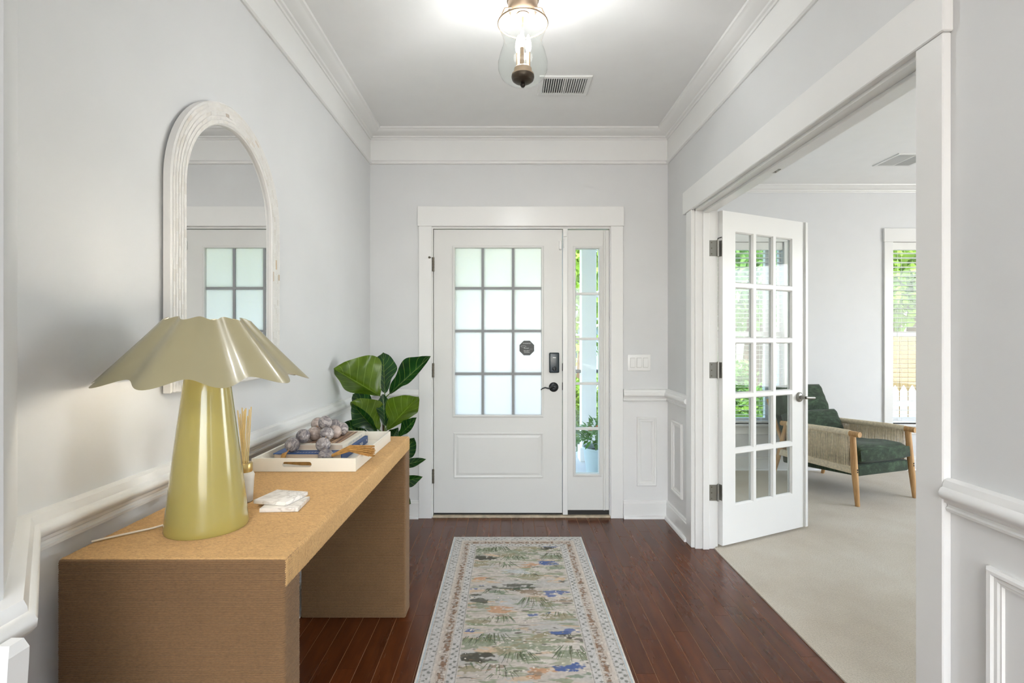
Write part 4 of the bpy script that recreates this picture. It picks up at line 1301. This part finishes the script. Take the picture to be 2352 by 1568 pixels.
def blob(zx, zy, hw, c, asp=0.42, a=0.85, nz=None):
    cu, cv, s_ = rc(zx, zy)
    nz = n_str if nz is None else nz
    for off in (0, 0.916, -0.916):
        rv_ = hw*s_*asp
        d_ = ((U - cu)/(hw*s_))**2 + ((V - cv - off)/rv_)**2 + 0.6*nz + 0.3*n_f + 0.35*n_mid
        put(np.clip((1.0 - d_)*2.2, 0, 1), c, a)
G1, G2, OL, DKc, BL, OR, PE, BR_ = (150, 156, 132), (132, 146, 124), (164, 154, 124), (84, 82, 70), (84, 106, 160), (206, 158, 120), (222, 192, 160), (158, 138, 118)
for z in [(700,290,150,G1),(1000,300,170,G1),(1180,275,150,OL),(1370,350,110,G1),(650,420,90,OL),(1400,445,90,G2),(1150,540,130,OL),(840,690,90,G2),(640,820,110,G1),(1000,490,120,(196,200,200)),
          (900,780,120,(202,202,202)),(1200,770,140,OL),(1330,820,150,G1),(1400,930,130,OL),(640,970,110,OL),(900,1070,130,G2),(1200,1100,150,OL),(760,1150,170,G1),(1330,1170,120,G1),(900,1260,160,OL),
          (1050,1330,150,G1),(1500,1290,120,G1),(560,1400,110,OL),(1240,1240,160,G1),(1420,570,110,PE),(680,585,110,PE),(1480,775,100,BR_),(1150,420,90,OR),(1120,440,60,BR_),(660,560,70,OR),(840,870,120,OR),
          (1200,1520,90,OR),(700,1260,90,PE),(1000,640,190,DKc),(1060,650,90,(86,100,78)),(640,765,110,DKc),(600,715,50,DKc),(700,355,100,DKc),(850,405,50,BR_),(1310,258,60,DKc),(880,925,90,BR_),
          (1430,1085,80,DKc),(640,1340,150,DKc),(1490,1130,70,DKc),(1130,690,110,BR_),(1320,405,90,BL),(670,635,65,BL),(590,658,40,BL),(1410,690,100,BL),(1350,728,55,BL),(1150,915,55,BL),(575,1065,75,BL),
          (1490,1070,110,BL),(1400,1090,60,BL),(1500,1425,150,BL),(1320,895,40,BL)]:
    blob(*z)
R2 = np.random.default_rng(11)
def stroke(u0_, v0_, u1_, v1_, wd, c, a=0.9):
    ua, ub = min(u0_, u1_) - 3*wd, max(u0_, u1_) + 3*wd
    va, vb = min(v0_, v1_) - 3*wd, max(v0_, v1_) + 3*wd
    i0, i1 = int(max(ua/RW*nu, 0)), int(min(ub/RW*nu + 2, nu+1)); j0, j1 = int(max(va/RL*nv, 0)), int(min(vb/RL*nv + 2, nv+1))
    if i1 <= i0 or j1 <= j0: return
    uu_, vv_ = U[j0:j1, i0:i1], V[j0:j1, i0:i1]
    du, dv = u1_ - u0_, v1_ - v0_
    l2 = du*du + dv*dv + 1e-12
    t_ = np.clip(((uu_ - u0_)*du + (vv_ - v0_)*dv)/l2, 0, 1)
    d_ = np.hypot(uu_ - u0_ - t_*du, vv_ - v0_ - t_*dv)
    m = np.clip((wd*(1 - 0.6*t_) - d_)/(0.0016) + 0.5, 0, 1)[..., None]*a
    colr[j0:j1, i0:i1] = colr[j0:j1, i0:i1]*(1 - m) + C(c)*m
for (zx, zy, n_, ln) in [(1170,750,26,.085),(1370,310,14,.05),(1000,340,16,.05),(720,265,22,.06),(780,1110,26,.07),(1000,1290,22,.07),(1540,1270,18,.07),(860,930,18,.06),(1220,800,10,.06),(1130,510,16,.045),(620,390,8,.04),(900,430,10,.04),(1430,890,12,.05),(830,1410,12,.06),(820,670,12,.04)]:
    cu, cv, _ = rc(zx, zy)
    for off in (0, 0.916, -0.916):
        for q in range(n_):
            f_ = R2.uniform(-1, 1)
            c = [(70, 78, 58), (104, 122, 92), (140, 152, 118), (92, 92, 66)][R2.integers(4)]
            stroke(cu + f_*0.055, cv + off + R2.uniform(-.01, .01), cu + f_*0.055 + f_*0.03, cv + off + ln*R2.uniform(.5, 1), 0.0022, c, 0.85)
for q in range(900):
    cu, cv = R2.uniform(0.16, RW - 0.16), R2.uniform(0.16, RL - 0.16)
    if n_big[int(cv/RL*nv), int(cu/RW*nu)] > 0.1 + R2.uniform(-1, 1):
        l_ = R2.uniform(0.002, 0.008)
        stroke(cu, cv, cu + l_, cv, R2.uniform(0.002, 0.004), (238, 232, 218), 0.85)
for q in range(420):
    cu, cv = R2.uniform(0.16, RW - 0.16), R2.uniform(0.16, RL - 0.16)
    l_ = R2.uniform(0.01, 0.05)
    stroke(cu, cv, cu + l_, cv + R2.uniform(-.004, .004), R2.uniform(0.001, 0.0025), [(96, 98, 76), (126, 138, 104), (150, 146, 110), (170, 130, 96)][R2.integers(4)], 0.7)
# borders
dU = np.minimum(U, RW - U); dV = np.minimum(V, RL - V)
D = np.minimum(dU, dV)
S = np.where(dU < dV, V, U)
put(D < 0.152, (214, 206, 196))
def band(a, b): return (D >= a) & (D < b)
put(band(0, 0.008), (226, 220, 210)); put(band(0.008, 0.012), (188, 200, 206))
for a, b in ((0.020, 0.052), (0.114, 0.144)):
    put(band(a, b), (208, 204, 200))
    mid = (a + b)/2; hw = (b - a)/2
    zig = mid + hw*0.45*np.sin(2*math.pi*S/0.033 + 0.5*n_f)
    put(band(a, b) & (np.abs(D - zig) < 0.0014), (150, 150, 140), 0.7)
    lf = np.abs((S/0.0165) % 1 - 0.5)*0.0165
    sg = mid + hw*0.5*np.sign(np.sin(2*math.pi*S/0.033))
    put(band(a, b) & ((lf/0.0055)**2 + ((D - sg)/(hw*0.42))**2 < 0.75 - 0.6*n_f), (112, 114, 104), 0.75)
    for e in (a - 0.004, b + 0.002):
        put(band(e, e + 0.0035) & (((S/0.0075) % 1) < 0.5), (130, 128, 126), 0.8)
tooth = ((S/0.0095) % 1)
put(band(0.060, 0.108), (212, 200, 188), 0.8)
put(band(0.068, 0.110) & (n_f > -0.1), (172, 154, 136), 0.5)
put(band(0.074, 0.104) & (np.abs(tooth - 0.5) < 0.20 + 0.12*n_f) & (D > 0.074 + 0.010*np.abs(np.sin(S*61))), (92, 76, 60), 0.9)
put(band(0.082, 0.108) & (n_f > 0.5), (150, 112, 86), 0.6)
put(band(0.148, 0.1515), (150, 148, 142), 0.7)
colr *= 0.93*(1 + 0.05*n_f)[..., None]
colr = np.clip(colr, 0, 1)
me = bpy.data.meshes.new('runner_rug')
co = np.empty((nv+1, nu+1, 3), np.float32)
co[..., 0] = U - RW/2; co[..., 1] = RL/2 - V; co[..., 2] = 0.0065 + 0.0002*n_f
nvt = (nv+1)*(nu+1)
idx = np.arange(nvt, dtype=np.int32).reshape(nv+1, nu+1)
quads = np.stack([idx[1:, :-1], idx[1:, 1:], idx[:-1, 1:], idx[:-1, :-1]], -1).reshape(-1, 4)
me.vertices.add(nvt); me.vertices.foreach_set('co', co.reshape(-1))
me.loops.add(quads.size); me.loops.foreach_set('vertex_index', quads.reshape(-1))
me.polygons.add(len(quads)); me.polygons.foreach_set('loop_start', np.arange(len(quads), dtype=np.int32)*4)
me.update(calc_edges=True); me.validate()
ca = me.color_attributes.new('print', 'FLOAT_COLOR', 'POINT')
ca.data.foreach_set('color', np.concatenate([colr, np.ones((nv+1, nu+1, 1))], -1).astype(np.float32).reshape(-1))
k = N('printed_rug_weave')
at = k.n('VertexColor'); at.layer_name = 'print'
k.bump(k.noise(k.coords((1, 1, 1)), 500, 2), 0.3, 0.001)
k.set(at.outputs['Color'], 0.9)
rug = thing('runner_rug', ((RX0+RX1)/2, (RY0+RY1)/2, 0), 'printed runner rug with meadow pattern and cream border', 'rug')
link_mesh('printed_pile', me, k.m, rug)
MB().box((RX0 - .0008, RY0 - .0008, 0.0004), (RX1 + .0008, RY1 + .0008, 0.0060), 0.0015).build('backing', plain('cream_rug_backing', (222, 214, 202), 0.9), rug)

# ------------------------------------------------------------------ armchair in the living room
fwd = Vector((0.33, -0.944, 0)).normalized()
ch_ang = math.atan2(fwd.y, fwd.x) + math.pi/2           # local -Y is the front
CC = Vector((2.645, 3.85, 0)) * 0.5 + Vector((3.23, 4.09, 0)) * 0.5 - fwd*0.40
ch = thing('armchair', (CC.x, CC.y, 0.006), 'oak lounge chair with green corduroy cushions and corded sides', 'armchair', rotz=ch_ang)
HWc, HDc = 0.316, 0.40
def cb_(name, a, b, bev, seg, mat, M=None, parent=ch, sm_=50):
    return MB().box(a, b, bev, seg, M).build(name, mat, parent, sm_, world=False)
for sx in (-1, 1):
    # front leg rises to the arm, back leg splays
    MB().tube([(sx*HWc, -HDc, 0), (sx*(HWc - 0.004), -HDc + 0.028, 0.28), (sx*(HWc - 0.008), -HDc + 0.045, 0.525)], [0.016, 0.024, 0.021], 12).build('leg', M_oak, ch, 60, world=False)
    MB().tube([(sx*(HWc - 0.01), HDc, 0), (sx*(HWc - 0.012), HDc - 0.085, 0.28), (sx*(HWc - 0.012), HDc - 0.15, 0.51)], [0.015, 0.022, 0.020], 12).build('leg', M_oak, ch, 60, world=False)
    arm = MB().tube([(sx*(HWc - 0.008), -HDc - 0.012, 0.540), (sx*(HWc - 0.008), -HDc + 0.2, 0.540), (sx*(HWc - 0.012), HDc - 0.10, 0.520)], 0.0215, 14).build('arm', M_oak, ch, 60, world=False)
    MB().tube([(sx*(HWc - 0.008), -HDc + 0.065, 0.540), (sx*(HWc - 0.009), -HDc + 0.2, 0.540), (sx*(HWc - 0.012), HDc - 0.17, 0.523)], 0.0245, 14).build('cord_wrap', M_rope, arm, 60, world=False)
    cb_('side_rail', (sx*(HWc - 0.008) - 0.012, -HDc + 0.03, 0.235), (sx*(HWc - 0.008) + 0.012, HDc - 0.08, 0.290), 0.004, 2, M_rope)
    rp = MB()
    n_ = 62
    for i in range(n_):
        y_ = -HDc + 0.070 + (2*HDc - 0.24)*i/(n_ - 1)
        for q in (-1, 1):
            rp.tube([(sx*(HWc - 0.008) + q*0.010, y_ + random.uniform(-.0012, .0012), 0.265), (sx*(HWc - 0.010) + q*0.018, y_ + random.uniform(-.0012, .0012), 0.530)], 0.0030, 5, cap=False)
    o = rp.build('cord_panel', M_rope, ch, 60, world=False); o['kind'] = 'stuff'
    for q in (0.255, 0.272):
        MB().lathe([(0.006, 0), (0.006, 0.002), (0.001, 0.0025)], 10, M=Matrix.Translation((sx*(HWc - 0.004), -HDc + 0.004, q)) @ Matrix.Rotation(R(90), 4, 'X')).build('bolt', M_black, ch, world=False)
def cushion(name, size, M, crown=0.02, mat=M_green):
    sx, sy, sz = size
    mb = MB()
    nx, ny = 16, 14
    def prof(a): return max(0.0, 1 - abs(a)**5)
    top, bot = [], []
    for j in range(ny+1):
        for i in range(nx+1):
            a, b = i/nx*2 - 1, j/ny*2 - 1
            h_ = (prof(a)*prof(b))**0.4
            wob = 0.004*math.sin(5*a + 3*b) + 0.003*math.sin(11*b + a)
            sqx = sx/2*a*(1 - 0.03*b*b); sqy = sy/2*b*(1 - 0.03*a*a)
            top.append(mb.bm.verts.new((sqx, sqy, sz*0.30*(1) + (sz*0.20 + crown)*h_ + wob*h_)))
            bot.append(mb.bm.verts.new((sqx, sqy, -sz*0.30 - (sz*0.20 + crown*0.4)*h_)))
    W = nx + 1
    for j in range(ny):
        for i in range(nx):
            a = j*W + i
            mb.bm.faces.new((top[a], top[a+1], top[a+W+1], top[a+W]))
            mb.bm.faces.new((bot[a+W], bot[a+W+1], bot[a+1], bot[a]))
    for i in range(nx):
        mb.bm.faces.new((top[i+1], top[i], bot[i], bot[i+1]))
        a = ny*W + i
        mb.bm.faces.new((top[a], top[a+1], bot[a+1], bot[a]))
    for j in range(ny):
        a = j*W
        mb.bm.faces.new((top[a], top[a+W], bot[a+W], bot[a]))
        a = j*W + nx
        mb.bm.faces.new((top[a+W], top[a], bot[a], bot[a+W]))
    for v in mb.bm.verts: v.co = M @ v.co
    return mb.build(name, mat, ch, 70, world=False)
seatM = Matrix.Translation((0, -0.075, 0.345)) @ Matrix.Rotation(R(-5), 4, 'X')
cushion('seat_cushion', (0.560, 0.66, 0.13), seatM, 0.018)
cb_('seat_base', (-0.280, -0.395, 0.188), (0.280, 0.30, 0.275), 0.015, 3, M_green, Matrix.Rotation(R(-4), 4, 'X'))
back = Matrix.Translation((0, 0.235, 0.36)) @ Matrix.Rotation(R(-24), 4, 'X')
cushion('lumbar_cushion', (0.560, 0.25, 0.15), back @ Matrix.Translation((0, -0.045, 0.13)) @ Matrix.Rotation(R(90), 4, 'X'), 0.025)
cushion('head_cushion', (0.560, 0.27, 0.13), back @ Matrix.Translation((0, 0.0, 0.375)) @ Matrix.Rotation(R(90), 4, 'X'), 0.02)
cb_('back_panel', (-0.265, 0.045, -0.06), (0.265, 0.075, 0.47), 0.012, 2, M_green, back)
for sx in (-1, 1):
    MB().tube([back @ Vector((sx*0.27, 0.085, -0.10)), back @ Vector((sx*0.27, 0.085, 0.42))], [0.016, 0.013], 10).build('back_post', M_oak, ch, 60, world=False)
MB().tube([(-HWc + 0.01, HDc - 0.10, 0.30), (HWc - 0.01, HDc - 0.10, 0.30)], 0.013, 10).build('rear_rail', M_oak, ch, 60, world=False)
MB().tube([(-HWc + 0.01, -HDc + 0.06, 0.255), (HWc - 0.01, -HDc + 0.06, 0.255)], 0.013, 10).build('front_rail', M_oak, ch, 60, world=False)

# white slanted post in the near corner
ps = thing('leaning_board', (-0.60, 0.655, 0), 'narrow white painted board leaning below the chair rail at the picture edge', 'board')
mbp = MB()
pa = P(24, 1474, 0.655); pb = Vector((-0.655, 0.62, 0.0))
loops = []
for k_, wdt in ((0.0, 0.010), (0.5, 0.012), (0.985, 0.012), (1.0, 0.008)):
    c = pb.lerp(pa, k_)
    loops.append([(c.x - wdt, c.y - wdt*1.2, c.z), (c.x + wdt, c.y - wdt*1.2, c.z), (c.x + wdt, c.y + wdt*1.2, c.z), (c.x - wdt, c.y + wdt*1.2, c.z)])
mbp.loft(loops).build('board', M_trim, ps)

# ------------------------------------------------------------------ outdoors
M_lawn = plain('lawn_grass', (112, 140, 66), 0.95, var=0.5, nscale=3)
M_paint = plain('porch_white', (240, 240, 240), 0.5, var=0.02)
M_deck = plain('porch_deck_grey', (206, 206, 204), 0.7, var=0.1)
M_road = plain('pale_concrete', (150, 152, 150), 0.9, var=0.1)
g = MB().box((-40, 3.78, -0.5), (60, 60, -0.35)).build('ground', M_lawn); tag(g, 'sunlit lawn in front of the house', 'lawn', kind='structure')
g = MB().box((-40, 14, -0.35), (60, 19, -0.33)).build('street', M_road); tag(g, 'pale street beyond the lawn', 'street', kind='structure')
g = MB().box((-2.8, 3.78, -0.2), (1.13, 6.0, -0.05)).build('porch_floor', M_deck); tag(g, 'pale porch floor outside the front door', 'porch', kind='structure')
g = MB().box((-3.0, 3.79, 2.62), (1.13, 6.2, 2.74)).build('porch_ceiling', M_paint); tag(g, 'white porch ceiling outside the front door', 'porch', kind='structure')
pc = thing('porch_column', (0.86, 5.6, -0.05), 'square white porch column seen through the sidelight', 'column')
MB().box((0.793, 5.52, -0.05), (0.953, 5.68, 2.62), 0.004).build('shaft', M_paint, pc)
MB().box((0.773, 5.50, 2.42), (0.973, 5.70, 2.50), 0.004).build('capital', M_paint, pc)
MB().box((0.773, 5.50, -0.05), (0.973, 5.70, 0.10), 0.004).build('plinth', M_paint, pc)
prl = thing('porch_railing', (0.2, 5.6, -0.05), 'white porch railing with dark top rail outside the sidelight', 'railing')
MB().box((-2.0, 5.57, 0.90), (0.793, 5.63, 0.935), 0.004).build('top_rail', M_black, prl)
MB().box((0.953, 5.57, 0.90), (1.13, 5.63, 0.935), 0.004).build('top_rail', M_black, prl)
MB().box((-2.0, 5.58, 0.05), (0.745, 5.62, 0.09)).build('bottom_rail', M_paint, prl)
bal = MB().box((-0.016, -0.016, 0), (0.016, 0.016, 0.82)).build('baluster', M_paint, prl, world=False)
for i in range(24):
    o = bal if i == 0 else inst(bal.data, 'baluster', prl)
    o.location = (-2.1 + i*0.108, 0, 0.13)
# planter
pl = thing('flower_planter', (0.84, 4.62, -0.05), 'light blue plastic planter with leafy flowers on the porch', 'planter')
MB().lathe([(0.115, 0), (0.118, 0.005), (0.160, 0.330), (0.168, 0.334), (0.168, 0.350), (0.155, 0.350), (0.150, 0.30), (0.001, 0.30)], 36, (0.84, 4.62, -0.05)).build('pot', plain('pale_blue_plastic', (186, 204, 208), 0.4), pl, 40)
MB().lathe([(0.152, 0.29), (0.1, 0.315), (0.001, 0.32)], 24, (0.84, 4.62, -0.05)).build('soil', M_soil, pl, 60)
M_pleaf = plain('planter_leaf_green', (84, 140, 48), 0.45, var=0.4, nscale=20)
lf = MB()
for i in range(260):
    a, b = random.uniform(0, 2*math.pi), random.uniform(0.05, 1.3)
    rr = random.uniform(0.06, 0.21)
    c = Vector((0.84 + rr*math.cos(a), 4.62 + rr*math.sin(a), 0.30 + random.uniform(0.0, 0.17)*(1.25 - rr*3) + 0.04))
    q = Matrix.Translation(c) @ Matrix.Rotation(a, 4, 'Z') @ Matrix.Rotation(random.uniform(-0.9, 0.7), 4, 'Y') @ Matrix.Rotation(random.uniform(-.6, .6), 4, 'X')
    s_ = random.uniform(0.6, 1.15)
    vs = [q @ Vector(p_)*1 for p_ in ((0, 0, 0), (.03*s_, -.02*s_, .006), (.075*s_, 0, 0), (.03*s_, .02*s_, .006))]
    ms = q @ Vector((.034*s_, 0, -.003))
    vv_ = [lf.bm.verts.new(v_) for v_ in vs]; mv = lf.bm.verts.new(ms)
    for k_ in range(4): lf.bm.faces.new((vv_[k_], vv_[(k_+1) % 4], mv))
lf.build('foliage', M_pleaf, pl)['kind'] = 'stuff'
for i, (a, b, c) in enumerate(((0.73, 4.55, 0.47), (0.79, 4.5, 0.49), (0.90, 4.52, 0.46))):
    fl_ = MB()
    for q in range(6):
        fl_.sphere((a + 0.012*math.cos(q), b, c + 0.012*math.sin(q)), 0.012, 8, 6, (1, .5, 1))
    fl_.build('blossom', plain('rusty_petal_%s' % 'abc'[i], (176, 96, 60), 0.6), pl, 60)
# trees
M_fol = []
for nm, a in (('bright_foliage', (150, 186, 70)), ('mid_foliage', (106, 152, 62)), ('deep_foliage', (66, 116, 60))):
    k = N(nm); v = k.coords()
    c = k.ramp(k.noise(v, 3, 4), [(0.3, tuple(x*0.6 for x in lin(a)[:3]) + (1,)), (0.7, lin(a))])
    k.set(c, 0.6)
    tlx = k.n('BsdfTranslucent'); k.l(c, tlx.inputs[0])
    mx = k.n('MixShader'); mx.inputs[0].default_value = 0.4
    k.l(k.b.outputs[0], mx.inputs[1]); k.l(tlx.outputs[0], mx.inputs[2]); k.l(mx.outputs[0], k.out.inputs[0])
    M_fol.append(k.m)
def crown_mesh(n, seed, mat, lsz=0.16):
    r_ = np.random.default_rng(seed)
    ncl = 26
    cl = r_.normal(size=(ncl, 3)); cl /= np.linalg.norm(cl, axis=1)[:, None]; cl *= r_.uniform(0.25, 0.85, (ncl, 1))
    which = r_.integers(ncl, size=n)
    d_ = r_.normal(size=(n, 3)); d_ /= np.linalg.norm(d_, axis=1)[:, None]
    pos = cl[which] + d_*r_.uniform(0.12, 0.34, (n, 1))
    a = r_.normal(size=(n, 3)); a /= np.linalg.norm(a, axis=1)[:, None]
    b = np.cross(a, r_.normal(size=(n, 3))); b /= np.linalg.norm(b, axis=1)[:, None]
    s_ = (lsz*r_.uniform(0.5, 1.1, (n, 1)))/2.6
    vs = np.stack([pos - a*s_, pos + b*s_*0.5, pos + a*s_, pos - b*s_*0.5], 1).reshape(-1, 3)
    me = bpy.data.meshes.new('crown')
    me.from_pydata(vs.tolist(), [], [(4*i, 4*i+1, 4*i+2, 4*i+3) for i in range(n)])
    me.materials.append(mat)
    return me
crowns = [crown_mesh(5200, 50 + i, M_fol[i]) for i in range(3)]
def tree(x, y, zc, rx, rz, kind, label, trunk=True):
    t = thing('tree', (x, y, -0.35), label, 'tree', 'trees across the street')
    if trunk: MB().tube([(x, y, -0.35), (x + 0.1, y, zc*0.5), (x, y, zc)], [0.22, 0.17, 0.08], 10).build('trunk', M_stem, t, 60)
    inst(crowns[kind], 'crown', t, (0, 0, zc + 0.35), (0, 0, random.uniform(0, 6)), (rx, rx, rz))
T = [(1.9, 13.0, 3.4, 1.9, 2.5, 0, 'bright green leafy tree straight beyond the porch column'),
     (5.0, 10.6, 3.0, 1.7, 2.4, 1, 'mid green tree beyond the wide living room window'),
     (6.6, 15.4, 4.4, 2.2, 3.4, 2, 'tall deep green tree behind the french door view'),
     (9.3, 11.8, 3.4, 2.0, 2.9, 0, 'bright green tree beyond the armchair window'),
     (12.0, 16.0, 4.5, 2.7, 3.6, 1, 'broad mid green tree outside the armchair window'),
     (-3.4, 19.0, 5.0, 2.6, 4.0, 1, 'far green tree beyond the street, behind the front door'),
     (10.6, 22.5, 6.0, 2.5, 5.0, 2, 'far deep green tree beside the neighbour house'),
     (18.0, 21.0, 6.0, 3.4, 5.2, 2, 'far dark tree at the end of the fence')]
for a in T: tree(*a)
def bush(x, y, r_, kind, label):
    t = thing('shrub', (x, y, -0.35), label, 'shrub', 'shrubs in front of the house')
    inst(crowns[kind], 'crown', t, (0, 0, r_*0.75), (0, 0, random.uniform(0, 6)), (r_*1.2, r_*1.2, r_))
bush(0.9, 8.0, 0.75, 0, 'rounded bright shrub beyond the porch railing')
bush(3.7, 7.9, 0.80, 1, 'wide mid green shrub on the lawn beyond the french door panes')
bush(5.3, 8.0, 0.62, 2, 'dark green shrub between the two living room windows')
bush(2.3, 6.2, 0.66, 0, 'small bright shrub under the wide living room window')
bush(3.75, 6.0, 0.40, 1, 'mid green shrub next to the wide living room window')
# fence
M_fence = plain('weathered_fence_wood', (136, 116, 80), 0.85, var=0.3, nscale=6)
fc = thing('wood_fence', (8.0, 9.2, -0.35), 'tan wooden board fence outside the armchair window', 'fence')
bd = MB().box((-0.068, -0.01, 0), (0.068, 0.01, 1.75)).build('fence_board', M_fence, fc, world=False)
for i in range(30):
    o = bd if i == 0 else inst(bd.data, 'fence_board', fc)
    o.location = (-2.2 + i*0.145, 0, 0)
MB().box((5.7, 9.21, 0.0), (10.3, 9.25, 0.09)).build('fence_rail', M_fence, fc)
MB().box((5.7, 9.21, 1.0), (10.3, 9.25, 1.09)).build('fence_rail', M_fence, fc)
pf = thing('picket_fence', (4.4, 6.6, -0.35), 'white picket fence low outside the armchair window', 'fence')
pk = MB().prism([(-0.04, 0), (0.04, 0), (0.04, 0.95), (0, 1.02), (-0.04, 0.95)], lambda u, v, d: (u, d, v), -0.01, 0.01).build('picket', M_paint, pf, world=False)
for i in range(26):
    o = pk if i == 0 else inst(pk.data, 'picket', pf)
    o.location = (i*0.11 - 0.4, 0, 0)
MB().box((3.95, 6.612, -0.05), (6.85, 6.64, 0.02)).build('picket_rail', M_paint, pf)
MB().box((3.95, 6.612, 0.40), (6.85, 6.64, 0.47)).build('picket_rail', M_paint, pf)
# neighbour house
nh = thing('neighbour_house', (3.4, 26, -0.35), 'pale neighbour house with grey roof across the street', 'house')
M_side = plain('pale_blue_siding', (150, 172, 196), 0.7, var=0.05)
MB().box((-1.0, 24, -0.35), (8.0, 30, 1.9)).build('wall', M_side, nh)
MB().prism([(-1.4, 1.9), (8.4, 1.9), (7.2, 3.4), (-0.2, 3.4)], lambda u, v, d: (u, d, v), 23.6, 30.4).build('roof', plain('grey_shingle', (120, 126, 134), 0.8, var=0.2, nscale=10), nh)
MB().box((-1.4, 23.5, 1.82), (8.4, 23.62, 1.96)).build('gutter', M_paint, nh)
for xx in (0.4, 3.0, 5.6):
    f_ = MB().box((xx, 23.95, 0.3), (xx + 1.0, 24.0, 1.5)).build('window_frame', M_paint, nh)
    MB().box((xx + 0.08, 23.93, 0.38), (xx + 0.92, 23.96, 1.42)).build('window_pane', plain('dark_window_glass', (70, 84, 96), 0.1), f_)
